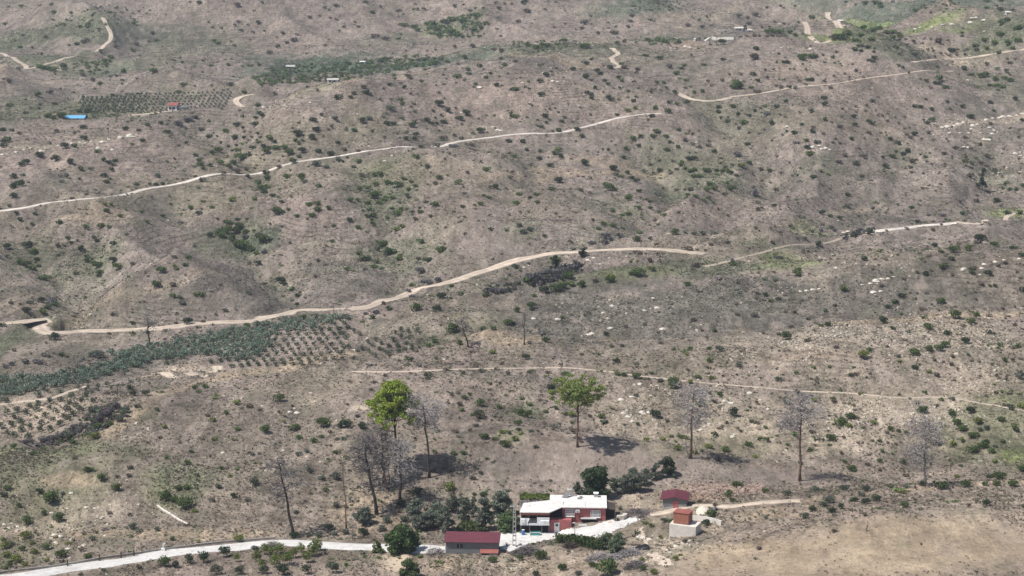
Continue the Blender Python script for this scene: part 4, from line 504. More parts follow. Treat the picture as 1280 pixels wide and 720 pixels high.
(1,5):"120 190 45 d,140 205 45 d,15 215 42 d,8 150 42 d,245 522 56 d,465 80 42 d,505 85 42 d,592 100 42 d,590 180 52 g,560 200 44 d,530 180 28 g,465 285 54 d,275 320 46 d,335 350 52 d,410 412 52 d,375 435 46 d,230 460 38 d,545 455 42 d,505 437 28 d,825 80 42 d,885 155 58 d,1025 45 48 d,1055 108 38 d,1005 448 52 b,945 362 38 d,960 500 52 b,120 275 42 b,255 187 32 b,220 148 32 b,190 145 32 b,385 155 36 b,685 512 28 b,430 535 38 b,845 310 38 b,75 450 42 b,45 390 32 b,290 450 48 g,570 275 42 b,525 578 32 b,685 430 42 b,1265 180 42 d,1030 205 42 b,1180 238 32 b,1245 310 32 o,1060 570 42 o,1210 20 48 d,725 93 32 o,1270 670 42 g,380 470 28 d,565 670 32 b,880 395 32 b,290 575 28 b,1110 600 32 b,405 290 38 b,550 25 25 d,770 60 25 o,100 70 40 b,95 110 25 b,25 80 30 b,170 110 25 b,265 135 25 b,320 160 30 b,345 205 30 b,390 245 25 b,205 275 25 b,430 310 40 b,510 325 30 b,180 325 25 b,420 240 25 b,600 330 30 b,830 395 30 b,720 340 30 b,770 390 50 b,700 320 30 b,740 230 25 b,1240 470 30 b,920 410 25 b,1000 525 40 b,890 500 50 o,1130 530 30 b,1060 550 40 b,1240 580 30 o,740 450 30 b,520 690 40 b,130 630 25 b,640 580 30 b,650 570 25 b,590 510 25 b,550 490 30 b,20 500 60 o,440 490 50 b,70 600 40 b,660 660 30 b,950 590 30 b,1150 650 40 g,1120 690 40 g,20 120 22 b,300 445 30 g,100 440 30 b,140 35 50 o,190 10 25 b,1170 700 40 g,1220 700 40 g,930 660 30 b,880 600 60 b",
(0,0):"385 32 34 d,690 115 28 d,530 95 36 g,945 75 26 d,740 215 32 d,475 185 36 b,855 315 32 b,510 340 32 d,575 330 42 d,1140 245 42 b,780 460 50 g,670 500 32 g,470 515 32 g,620 535 28 d,800 540 32 d,70 610 50 b,130 515 32 b,340 275 42 b,175 265 32 d,1040 418 26 b,150 350 42 g,395 520 60 g,990 375 42 g,110 305 32 g,450 665 30 b,550 690 25 b,690 600 50 b,820 575 30 b,870 570 30 b,1020 590 30 b,310 405 30 d,240 360 35 b,150 520 30 b,1170 300 40 b,1110 310 25 b,870 350 40 b,1020 330 40 b,600 200 40 g,650 200 40 g,660 180 40 g,400 95 40 g,820 95 40 g,1000 175 40 g,60 50 30 g,160 45 40 g,630 310 50 b,650 300 40 b,500 150 25 d,400 150 30 b,380 690 50 b,280 710 60 g,840 710 40 d,30 590 30 b,750 380 40 g,830 430 50 g,700 590 30 b,300 500 60 g,350 510 60 g,470 490 50 g,620 560 40 b,930 540 60 g,1150 530 60 g,40 180 40 g,720 480 40 g",
(0,1):"655 170 42 d,215 20 42 d,690 18 30 d,670 490 38 d,90 465 32 d,540 228 36 d,705 232 26 d,290 170 26 d,315 205 32 d,480 190 32 d,580 185 26 d,245 455 32 d,95 635 45 g,515 580 26 d,470 575 26 d,1030 655 32 d,1100 675 36 b,785 705 36 d,1155 55 32 d,1190 72 26 d,1160 340 36 b,1120 118 26 d,550 685 42 g,240 540 30 b,310 640 30 b,180 645 30 b,540 495 30 g,580 490 30 g,610 490 30 g,510 160 35 b,620 80 25 b,380 210 30 b,460 310 30 g,590 295 25 b,395 395 30 b,300 490 40 g,430 485 40 g,735 390 50 b,840 250 40 b,930 300 60 b,950 260 30 b,620 240 30 b,350 320 50 g,800 350 50 b,1040 130 40 b,1200 135 30 b,1240 145 30 b,30 450 30 b,870 320 40 b,1240 40 40 b,450 630 50 b,60 690 50 g,120 630 30 g,500 40 50 b,330 300 40 g,1230 570 40 g,480 340 40 b,460 440 30 b",
(0,2):"1028 495 48 g,870 480 36 d,1110 550 42 d,1158 635 48 d,470 655 42 d,360 633 42 d,190 690 55 d,945 520 50 o,1220 490 50 g,870 575 60 g,620 520 36 g,390 560 42 g,230 93 46 d,180 15 42 d,560 70 36 d,840 50 36 d,905 35 28 d,1155 20 28 d,1160 220 32 d,1068 183 28 d,330 445 50 d,300 460 40 d,1270 670 34 d,720 695 36 b,710 638 26 d,920 600 32 b,1000 625 40 o,535 70 28 d,515 585 42 b,640 180 60 g,680 180 60 g,710 210 60 g,770 160 60 g,820 150 60 g,740 260 60 g,810 250 80 g,860 260 60 g,1010 120 60 g,900 160 60 g,1040 210 50 g,990 220 50 g,480 190 50 g,540 200 60 g,570 220 50 g,440 185 40 g,130 200 30 d,20 200 30 d,100 165 25 b,330 290 60 b,250 280 60 b,440 255 35 g,430 290 40 g,440 80 35 b,620 70 35 b,290 50 30 b,960 80 40 b,1000 60 30 d,1170 60 40 b,1220 30 30 b,1060 60 30 b,410 80 30 b,1190 380 50 b,1140 370 50 b,980 350 50 b,850 350 40 b,480 380 30 b,920 430 50 g,790 460 40 g,690 470 50 g,740 440 40 g,950 550 50 o,840 570 35 g,780 590 25 b,650 510 25 b,520 700 35 b,320 665 30 b,170 650 50 b,210 700 35 b,90 700 40 b,500 570 50 b,640 380 25 b,700 375 25 b,1060 520 25 b,1240 550 25 b,1180 570 25 b,1190 440 40 b,1080 580 40 g,1030 270 40 g,1170 130 25 b,1090 110 25 b,550 30 25 b,1270 30 30 b,760 560 30 b,600 610 40 b,860 620 25 b,760 630 30 b,1200 640 30 b,990 650 30 o,200 480 40 g,240 500 50 g",
(0,3):"22 665 58 g,255 562 54 d,212 608 48 d,455 520 48 d,305 560 28 d,635 530 45 d,665 550 45 d,695 605 40 d,725 627 42 d,795 582 45 d,825 602 48 g,560 692 42 d,590 705 45 d,620 660 42 d,555 575 56 d,550 475 46 d,590 445 38 d,735 505 52 d,815 660 38 d,905 612 34 d,995 415 44 d,222 710 52 d,125 612 28 d,95 5 44 d,890 160 38 d,1040 152 34 d,895 118 42 b,395 178 28 b,785 322 48 g,760 245 62 b,1035 690 38 d,1155 655 32 d,1215 690 42 d,200 490 32 g,235 482 28 g,385 580 22 b,590 600 30 d,470 630 22 b,520 465 25 b,90 650 35 b,130 660 30 b,60 580 20 b,300 535 35 b,330 510 35 b,30 460 40 b,250 70 30 b,110 80 60 b,590 120 30 b,320 205 25 b,550 170 60 b,520 210 40 b,50 160 40 b,80 20 40 d,680 490 25 b,520 170 30 b,780 200 30 b,640 250 40 b,870 200 40 b,1100 430 60 g,930 540 35 b,840 500 50 b,940 520 40 b,1180 500 50 b,870 680 40 b,940 660 30 b,1040 670 30 b,820 480 40 g,1060 160 25 b,560 345 60 g,530 350 50 g,260 340 60 g,180 350 60 g,220 330 50 g,390 300 50 g,120 340 50 g,840 310 40 b,930 320 30 g,1250 320 40 d,1140 310 60 g,1090 300 60 g,1010 300 50 g,1270 510 40 g,1230 550 50 g,1130 620 40 g,1080 620 40 g,1250 590 35 g,1230 700 35 d,760 660 20 b,680 690 25 b",
(0,4):"305 318 62 d,300 443 48 d,785 465 44 d,760 463 44 d,915 420 52 g,525 555 42 d,565 605 42 d,628 582 36 d,435 553 32 b,970 595 46 d,935 595 46 g,800 650 42 d,845 655 38 d,515 655 42 g,550 365 46 d,1120 428 36 d,1058 605 36 b,195 610 36 b,400 645 80 g,752 600 32 g,740 655 42 b,570 688 42 b,700 468 26 d,835 515 22 d,803 515 22 d,1148 388 32 d,1130 565 26 d,1245 580 26 b,1245 600 26 b,960 345 26 b,630 58 28 d,735 45 28 d,1220 15 32 d,960 130 52 g,220 640 32 b,925 635 28 b,880 430 60 g,960 420 60 g,900 440 50 g,1000 420 40 b,1050 410 30 b,300 600 40 b,400 610 60 g,430 650 60 g,380 650 60 g,90 690 40 g,150 680 40 g,210 190 30 b,45 190 45 b,150 205 40 b,490 130 40 b,550 110 50 b,420 120 40 b,430 275 30 d,480 270 35 b,540 265 40 b,580 270 35 b,630 270 35 b,670 265 40 b,720 270 35 b,740 265 30 b,630 240 50 g,680 235 60 g,740 240 60 g,800 240 50 g,660 225 50 g,500 175 50 b,690 160 35 b,760 180 35 b,650 205 30 b,760 60 25 b,840 45 25 b,1130 280 60 b,840 260 45 g,160 485 40 g,10 490 40 g,65 415 30 b,720 400 30 b,550 430 80 b,620 520 30 b,350 555 30 b,460 610 30 b,680 520 25 b,920 520 25 b,700 640 35 b,1210 550 30 b,1190 490 25 b,1270 480 25 b,1060 465 25 b,1140 470 25 b,870 600 30 b,860 580 20 b,1110 660 40 b,1010 560 25 b,120 290 30 d,180 290 30 d,330 290 30 b,550 690 45 b,1150 270 60 g,1200 270 60 g,1240 250 60 g,180 120 30 b,980 130 40 g,30 600 40 g",
(0,5):"610 620 40 d,650 625 45 d,833 512 54 d,725 378 45 d,755 378 45 d,920 340 48 g,920 370 38 d,465 408 48 d,310 352 38 d,330 362 34 d,345 403 32 d,15 370 52 d,50 345 44 d,75 345 30 d,105 352 46 d,165 360 38 d,155 430 46 d,120 450 40 d,145 460 40 d,640 502 38 d,373 507 38 d,340 490 34 g,1085 512 38 g,1135 585 48 g,1023 640 44 d,1175 560 28 g,1145 535 48 o,1090 675 32 g,1200 75 38 d,1215 215 42 g,820 245 34 d,820 268 36 d,455 305 38 b,515 325 28 b,240 378 22 b,270 355 30 b,710 300 28 b,420 545 28 b,155 388 32 b,80 580 32 b,55 545 22 b,20 530 40 b,740 465 28 b,1175 470 42 b,705 488 28 b,395 335 28 b,600 385 30 b,560 370 30 b,520 380 30 b,590 360 25 b,610 420 30 b,660 400 30 b,640 310 60 b,790 370 30 b,830 380 30 b,850 370 30 b,780 410 30 b,840 405 30 b,720 415 30 b,700 400 25 b,530 290 25 b,580 290 25 b,350 300 35 b,400 335 30 b,370 385 25 b,390 295 30 b,160 460 30 b,60 380 40 d,160 390 30 d,1000 480 40 g,1090 390 40 b,1150 440 30 b,1210 440 30 b,1060 590 60 g,1000 560 60 g,960 570 60 g,1080 640 60 g,1120 650 50 g,1180 600 60 g,890 560 40 g,550 600 40 g,500 590 30 g,580 655 30 b,650 590 60 g,700 650 60 g,300 240 60 g,250 240 60 g,200 215 60 g,150 220 60 g,80 210 60 g,60 260 60 g,300 280 60 g,350 270 50 g,340 250 40 g,140 290 60 g,20 300 60 g,540 40 30 b,460 80 50 g,1000 60 40 g,1100 70 50 g,1150 150 50 g,1110 170 60 g,1250 200 60 g,1100 250 60 g,1160 320 60 g,1230 300 60 g,1060 320 50 g,980 300 50 g,1190 360 40 g,1000 360 40 g,820 215 22 b,1000 10 40 g,1110 5 40 d,580 95 30 b,680 90 25 b,880 560 25 b,20 35 30 b,300 15 30 d,200 30 50 g,210 50 50 g,170 20 50 g,100 20 50 g",
}
LEAF = dict(q=(.040,.036,.040), d=(.052,.076,.040), g=(.098,.142,.050), y=(.17,.20,.055), o=(.125,.145,.105), b=(.135,.110,.085), k=(.135,.125,.130))  # q: k darkened, gully shade put into the leaf colour
YOUNG = [(35,645,65,'o'),(145,610,80,'o'),(250,600,90,'o'),(420,560,95,'o'),(345,695,80,'o'),(520,695,70,'o'),(700,690,70,'o'),(850,690,100,'o'),(1030,690,75,'o'),(1215,680,90,'o'),
 (490,605,45,'y'),(640,595,60,'y'),(640,530,60,'o'),(700,550,60,'y'),(685,650,50,'y'),(770,570,60,'y'),(790,635,70,'y'),(820,540,60,'y'),(890,620,70,'y'),(935,570,60,'y'),(980,530,50,'y'),(1030,610,60,'y'),(1060,555,70,'y'),(1105,520,70,'y')]
ORCH = [(45,130),(215,170),(275,190),(295,150),(195,215),(130,200),(55,215),(115,250),(340,240),(365,185),(375,135),(415,210),(460,120),(445,60),(395,270),(480,250),(515,265),(555,230),(495,195),(520,145),(590,195),(540,100),(605,130),(635,90),(695,130),(80,310),(170,295),(230,325),(310,300),(450,305),(365,335),(305,345),(60,370),(150,350),(110,385),(205,400),(5,325),(285,90),(330,45),(590,30),(660,25),(730,45),(735,15),(800,10),(680,65),(570,175),(360,60),(640,45),(5,120)]
ORCH2 = [(20,350),(45,300),(90,330),(130,350),(195,410),(250,390),(230,430),(285,460),(205,475),(155,455),(120,480),(50,445),(10,490),(90,525),(245,510),(330,480),(365,490),(390,395),(350,435),(300,415),(485,415),(525,435),(530,465),(580,450),(475,460),(425,475),(425,435),(495,330),(450,320),(400,340),(570,325),(510,375),(440,370)]

# ------------------------------------------------------------------ plant meshes
def leaf_blob(nl, leaf, rr, lobes, colour, var=.3, flat=.75, shell=.55, alt=None, altp=.2, seed=0, twist=1.0):
    """nl leaves through the volume of a few overlapping lobes; unit width, sitting on z = 0"""
    r = np.random.default_rng(seed); L = []
    for k in range(lobes):
        a = r.uniform(0, 2*np.pi); q = 0 if k == 0 else r.uniform(.12, .30)
        L.append((q*math.cos(a), q*math.sin(a), flat*r.uniform(.36,.52), rr*r.uniform(.7,1.05) if k else rr))
    L = np.array(L); pick = r.integers(0, lobes, nl); c = L[pick]
    dirs = r.normal(size=(nl,3)); dirs /= np.linalg.norm(dirs, axis=1)[:,None]; rad = r.uniform(shell**3, 1, nl)**(1/3.)
    p = c[:, :3]+dirs*(c[:, 3]*rad)[:,None]*np.array([1,1,flat*.95]); p[:,2] = np.abs(p[:,2])*.98+.01
    n1 = dirs+r.normal(size=(nl,3))*.7*twist; n1 /= np.linalg.norm(n1, axis=1)[:,None]
    t1 = np.cross(n1, r.normal(size=(nl,3))); t1 /= np.linalg.norm(t1, axis=1)[:,None]; t2 = np.cross(n1, t1)
    s = leaf*r.uniform(.6,1.3,nl)[:,None]; t1 *= s; t2 *= s*.7
    vs = np.stack([p-t1, p-t2, p+t1, p+t2], 1).reshape(-1,3); q = np.arange(nl)*4
    cc = np.array(colour)*(1+var*r.uniform(-1,1,nl))[:,None]*(1+.1*r.normal(size=(nl,3)))
    if alt is not None:
        m = r.random(nl) < altp; cc[m] = np.array(alt)*(1+var*r.uniform(-1,1,m.sum()))[:,None]
    return vs, np.stack([q,q+1,q+2,q+3],1), np.repeat(np.clip(cc,.004,1),4,0)
ALT = dict(q=(.075,.068,.075), d=(.10,.12,.06), g=(.15,.185,.07), y=(.25,.27,.10), o=(.19,.205,.165), b=(.22,.185,.15), k=(.21,.195,.20))
TPL = {}
for c in LEAF:
    for v in range(4):
        TPL[c,'hi',v] = leaf_blob(460, .054, .30, 5, LEAF[c], seed=100+v, alt=ALT[c], flat=.72+.1*(v%2))
        TPL[c,'mid',v] = leaf_blob(170, .085, .31, 4, LEAF[c], seed=200+v, alt=ALT[c], flat=.72)
        TPL[c,'lo',v] = leaf_blob(42, .13, .32, 3, LEAF[c], seed=300+v, alt=ALT[c], flat=.7)
OLV = [leaf_blob(200, .07, .33, 4, (.088,.112,.070), seed=400+v, alt=(.16,.18,.14), flat=1.05) for v in range(4)]
OLVLO = [leaf_blob(60, .12, .34, 3, (.085,.115,.072), seed=420+v, alt=(.15,.18,.13), flat=.95) for v in range(4)]
GROVE = [leaf_blob(90, .10, .36, 4, (.155,.205,.145), seed=440+v, alt=(.24,.285,.22), flat=.85) for v in range(4)]
def tmesh(name, tp):
    me = raw_mesh(name, *tp); me.materials.append(M['leaf']); return me
SM = {k: tmesh('shrub_leaves', v) for k, v in TPL.items() if k[1] != 'lo'}
def mass(name, items, kind='stuff', z=0.0):
    """items: (template, x, y, z, width, height factor, angle, colour factor) realised as ONE mesh"""
    V_, F_, C_ = [], [], []; n = 0
    for tp, x, y, zz, w_, hf, a, cf in items:
        ca, sa = math.cos(a), math.sin(a); v = tp[0]*np.array([w_, w_, w_*hf])
        V_.append(np.column_stack([v[:,0]*ca-v[:,1]*sa+x, v[:,0]*sa+v[:,1]*ca+y, v[:,2]+zz])); F_.append(tp[1]+n); C_.append(tp[2]*cf); n += len(v)
    return tag(link(name, raw_mesh(name, np.concatenate(V_), np.concatenate(F_), np.concatenate(C_)), M['leaf']), kind=kind)
ORD = "first second third fourth fifth sixth seventh eighth ninth tenth eleventh twelfth thirteenth fourteenth fifteenth sixteenth seventeenth eighteenth nineteenth twentieth".split()
def ordinal(i):
    if i < 20: return ORD[i]
    tens = {2:'twenty',3:'thirty',4:'forty',5:'fifty',6:'sixty',7:'seventy',8:'eighty'}; full = {2:'twentieth',3:'thirtieth',4:'fortieth',5:'fiftieth',6:'sixtieth',7:'seventieth'}
    k = i+1; t, u = divmod(k, 10); return full[t] if u == 0 else tens[t]+'-'+ORD[u-1]
ZONE = {
(5,0):"on the slope above the white road",(5,1):"around the leaning dead tree by the road",(5,2):"around the long maroon shed",(5,3):"around the red farmhouse yard",(5,4):"beside the dirt lane near the rubble",(5,5):"on the dry grass rise",
(4,0):"around the dark gully under the orchard",(4,1):"on the brown slope above the drain",(4,2):"on the slope behind the dead pines",(4,3):"around the lone umbrella pine",(4,4):"on the stony slope behind the knoll",(4,5):"on the stony slope by the rightmost dead tree",
(3,0):"near the hairpin of the dirt track",(3,1):"beside the track above the olive grove",(3,2):"on the ridge past the olive orchard",(3,3):"along the footpath above the umbrella pine",(3,4):"on the grey slope above the footpath",(3,5):"on the pale stony ridge",
(2,0):"on the hollow slope above the hairpin",(2,1):"in the green hollow below the upper track",(2,2):"on the scrubby slope above the valley track",(2,3):"near the crest of the valley track",(2,4):"near the bright green grass strip",(2,5):"around the short pale road stretch",
(1,0):"on the slope below the blue roof",(1,1):"on the slope below the curved white driveway",(1,2):"beside the broken stretch of upper track",(1,3):"around the end of the upper track",(1,4):"below the fork of the thin far track",(1,5):"around the long white rock line",
(0,0):"on the hazy slope with the forked tracks",(0,1):"on the far slope above the far grove",(0,2):"behind the long far grove",(0,3):"around the small winding white track",(0,4):"on the far slope below the pale quarry strip",(0,5):"around the bright lime green meadow"}
CN = dict(d='dark green', g='green', y='yellow-green', o='grey-green', b='brown', k='burnt grey')
def at_px(u, v, wpx, drop=.2):
    x, y, z = ground_at(u, v+drop*wpx); return x, y, float(height(x, y)), wpx/ppm(y)
ALLS = []
for (r_, c_), s in TILES.items():
    ox = [0,213,427,640,853,1066][c_]; oy = 120*r_
    for e in s.split(','):
        a = e.split(); zx, zy, wz = float(a[0]), float(a[1]), float(a[2]); ALLS.append(dict(u=ox+zx/5.98, v=oy+zy/5.98, w=wz/5.98, c=a[3], zone=(r_,c_)))
KEEP = 296
ALLS.sort(key=lambda d: -d['w']*(1.0 if d['c'] != 'b' else .8)); things_s, rest_s = ALLS[:KEEP], ALLS[KEEP:]
BUSHPOS = []
zones = {}
for d in things_s: zones.setdefault(d['zone'], []).append(d)
for zn, ds in zones.items():
    ds.sort(key=lambda d: d['u'])
    for i, d in enumerate(ds):
        x, y, z, w_ = at_px(d['u'], d['v'], d['w']); v = random.randrange(4)
        o = link('shrub', SM[d['c'], 'hi' if d['w'] > 10 else 'mid', v], None, None, (x, y, z-.06*w_), random.uniform(0, 6.28)); s = w_*1.22
        o.scale = (s*random.uniform(.9,1.1), s, s*random.uniform(.85,1.1)); BUSHPOS.append((x, y, w_))
        size = 'large ' if d['w'] > 16 else ('small ' if d['w'] < 9 else '')
        tag(o, f"{size}{CN[d['c']]} shrub, {ordinal(i)} from left {ZONE[zn]}", 'shrub', 'shrubs '+ZONE[zn])
items = []
for d in rest_s:
    if d['zone'] == (5,5) and 645 < d['v'] and d['w'] < 9 and random.random() < .5: continue
    x, y, z, w_ = at_px(d['u'], d['v'], d['w']); items.append((TPL[d['c'], 'mid' if d['w'] > 6.5 else 'lo', random.randrange(4)], x, y, z-.05*w_, w_*1.2, random.uniform(.8,1.1), random.uniform(0,6.28), random.uniform(.8,1.2)))
mass('shrubbery', items)
# ------------------------------------------------------------------ olives
OLM = [tmesh('olive_crown', t) for t in OLV]; OLML = [tmesh('olive_crown', t) for t in OLVLO]; GRM = [tmesh('olive_crown', t) for t in GROVE]
olives = []   # u, v, w px, set, label
for i, (zx, zy) in enumerate(sorted(ORCH)): olives.append([zx/5.98, 480+zy/5.98, random.uniform(8.2,10.4) if zy > 80 else 6.5, 'near', i, 'young grey-green olive tree, {} from the left on bare orchard soil above the gully'])
for i, (zx, zy) in enumerate(sorted(ORCH2)): olives.append([427+zx/5.98, 360+zy/5.98, random.uniform(5.5,8), 'ridge', i, 'small olive tree, {} from the left at the right end of the middle orchard'])
def poly_px(u, v, poly):
    return inpoly(np.array([u]), np.array([v]), poly)[0]
MID = [(328,430),(345,418),(400,410),(430,396),(440,392),(432,440),(440,450),(380,456),(340,461),(300,461),(258,452),(262,446),(320,446)]
row = 0; v = 396.0
while v < 462:
    u = 255+(row%2)*5.5; k = 0
    while u < 438:
        uu, vv = u+random.uniform(-1,1)+(v-396)*-.15, v+random.uniform(-1,1)-(u-255)*.02
        if poly_px(uu, vv, MID): olives.append([uu, vv, random.uniform(6.2,7.6), 'middle', (row, k), 'small olive tree in the middle orchard, {} row from the back, {} from the left']); k += 1
        u += 11
    v += 6.2; row += 1
GRV = [(-60,476),(0,472),(60,470),(105,462),(150,448),(132,441),(180,433),(215,428),(262,416),(330,405),(430,392),(437,397),(395,408),(352,418),(340,423),(332,446),(300,449),(262,444),(240,446),(200,449),(160,462),(110,477),(60,487),(0,497),(-60,500)]
row = 0; v = 392.0
while v < 500:
    u = -60+(row%2)*4; k = 0
    while u < 440:
        uu, vv = u+random.uniform(-1.5,1.5), v+random.uniform(-1,1)
        if poly_px(uu, vv, GRV): olives.append([uu, vv, random.uniform(8.2,11.2), 'grove', (row, k), 'olive tree in the dense grove, {} row from the back, {} from the left']); k += 1
        u += 8.2
    v += 5.0; row += 1
FAR = [(98,121),(290,112),(292,136),(236,137),(150,140),(100,142)]
for rr in range(8):
    v = 116+rr*3.4
    for k in range(34):
        uu = 96+k*5.9+(v-116)*-.55+random.uniform(-.6,.6); vv = v-(uu-100)*.018+random.uniform(-.4,.4)
        if poly_px(uu, vv, FAR) and (uu < 190 or k%2 == 0 or rr%1 == 0): olives.append([uu, vv, 4.6 if uu < 185 else 3.3, 'far', (rr, k), ''])
def olive_thing(e, mesh, k=1.15):
    x, y, z, w_ = at_px(e[0], e[1], e[2]); s = w_*k
    o = link('olive_tree', mesh, None, None, (x, y, z-.05*s), random.uniform(0,6.28)); o.scale = (s, s, s*random.uniform(.9,1.15)); return o
near = [e for e in olives if e[3] in ('near','ridge')]; mid = [e for e in olives if e[3] == 'middle']; gr = [e for e in olives if e[3] == 'grove']
print('OLIVES', len(near), len(mid), len(gr), len(olives), 'SHRUBS', len(ALLS))
NG = 296-len(near)-len(mid); front = sorted(gr, key=lambda e: -e[1]-e[2]*3)[:max(NG,0)]; rest_o = [e for e in gr if e not in front]+[e for e in olives if e[3] == 'far']
for e in near: tag(olive_thing(e, random.choice(OLM)), e[5].format(ordinal(e[4])), 'olive tree', 'olive trees of the orchards')
for e in mid: tag(olive_thing(e, random.choice(OLML)), e[5].format(ordinal(e[4][0]), ordinal(e[4][1])), 'olive tree', 'olive trees of the orchards')
for e in front: tag(olive_thing(e, random.choice(GRM), 1.3), e[5].format(ordinal(e[4][0]), ordinal(e[4][1])), 'olive tree', 'olive trees of the dense grove')
items = []
for e in rest_o:
    x, y, z, w_ = at_px(e[0], e[1], e[2]); tp = random.choice(GROVE if e[3] == 'grove' else OLVLO); items.append((tp, x, y, z-.1, w_*1.25, random.uniform(.85,1.15), random.uniform(0,6.28), random.uniform(.85,1.15)))
mass('olive_grove', items)
RPALL = np.concatenate([RP[k][:, :3] for k in RP])
def offroad(x, y):
    keep = np.ones(len(x), bool)
    for k in RP:
        w_ = ROADS[k][2]/2+.5; pts = RP[k][::2]
        near_ = (y > pts[:,1].min()-3)&(y < pts[:,1].max()+3)&keep; idx = np.nonzero(near_)[0]
        if len(idx):
            for a in range(0, len(idx), 4000):
                ii = idx[a:a+4000]; d2 = ((x[ii][:,None]-pts[:,0])**2+(y[ii][:,None]-pts[:,1])**2).min(1); keep[ii[d2 < w_*w_+1.0]] = False
    keep &= ~((np.abs(x-HX+3) < 12)&(y > HY-8)&(y < HY+8)); return keep
def calmland(x, y): return np.clip(1+1.15*np.minimum(sample(ROCK, x, y), 0), 0, 1)* (1-.88*np.exp(-(((x-(HX+12))/32)**2+((y-402)/17)**2)))*(1-.8*np.exp(-(((x-55)/38)**2+((y-325)/24)**2)))
# far woods in the dip behind the crest and other green patches (nobody could count these)
items = []
def wood(poly, n, wpx, cols, hf=1.0):
    us = [p[0] for p in poly]; vs = [p[1] for p in poly]; k = 0; t = 0
    while k < n and t < n*20:
        t += 1; u, v = random.uniform(min(us),max(us)), random.uniform(min(vs),max(vs))
        if poly_px(u, v, poly):
            k += 1; w0 = wpx*random.uniform(.6,1.3); x, y, z, w_ = at_px(u, v, w0); items.append((TPL[random.choice(cols),'lo',random.randrange(4)], x, y, z-.2, w_*1.2, hf*random.uniform(.7,1.1), random.uniform(0,6.28), random.uniform(.9,1.3)))
wood([(318,96),(345,84),(420,78),(500,70),(560,68),(548,80),(500,88),(430,100),(350,104),(322,108)], 420, 5.5, 'ggo')
wood([(528,36),(560,22),(600,16),(612,30),(590,46),(545,48)], 120, 5.0, 'gg')
wood([(640,52),(700,50),(720,60),(660,66),(640,62)], 60, 4.0, 'gg'); wood([(1060,34),(1110,32),(1130,48),(1070,54),(1040,46)], 40, 3.6, 'yyyg')
wood([(100,140),(150,138),(210,142),(150,146),(60,150),(56,146)], 60, 4.0, 'ggo'); wood([(820,48),(850,46),(850,55),(800,56)], 25, 4, 'g'); wood([(50,84),(80,78),(140,74),(130,92),(70,94)], 60, 4.5, 'gg')
wood([(120,8),(180,8),(170,30),(110,44),(60,30)], 60, 4, 'gb'); wood([(780,0),(860,0),(850,12),(790,14)], 40, 4, 'g'); wood([(1140,0),(1200,0),(1200,12),(1140,14)], 30, 4, 'g')
mass('woods', items); items = []
wood([(40,556),(85,540),(108,514),(138,504),(152,512),(138,530),(108,544),(70,556)], 170, 8.5, 'qkkbbog', .9); wood([(658,348),(690,334),(724,328),(728,338),(700,352),(664,357)], 130, 7.0, 'qqkd', 1.1); wood([(600,360),(640,352),(650,362),(610,370)], 40, 6.0, 'qkd', 1.0)
wood([(1050,293),(1085,284),(1090,290),(1056,298)], 30, 5.0, 'qk', 1.0); wood([(60,470),(110,445),(160,445),(200,448),(150,466),(90,474)], 60, 7, 'kkb', .8)
mass('thicket', items); items = []
def ncl(x, y): return np.clip(.25+1.5*vnoise(x/24., y/40., 61)*1.0+.5*vnoise(x/9., y/15., 62), 0, 1)*calmland(x, y)
y_ = np.exp(rng.uniform(math.log(330), math.log(1500), 16000)); x_ = rng.uniform(-.29,.29,16000)*y_; gq = sample(np.clip(-add/3, 0, 1), x_, y_); ok = (rng.random(16000) < np.clip(ncl(x_, y_)*.75+gq*.8, 0, 1)) & offroad(x_, y_)
x_, y_ = x_[ok][:4200], y_[ok][:4200]; z_ = height(x_, y_)
for x, y, z in zip(x_, y_, z_): items.append((TPL[random.choice('dgggoobbbk'),'lo',random.randrange(4)], x, y, z-.05, random.lognormvariate(0,.38)*1.0*(.7+.3*y/400), random.uniform(.5,.9), random.uniform(0,6.28), random.uniform(.9,1.5)))
mass('undergrowth', items)
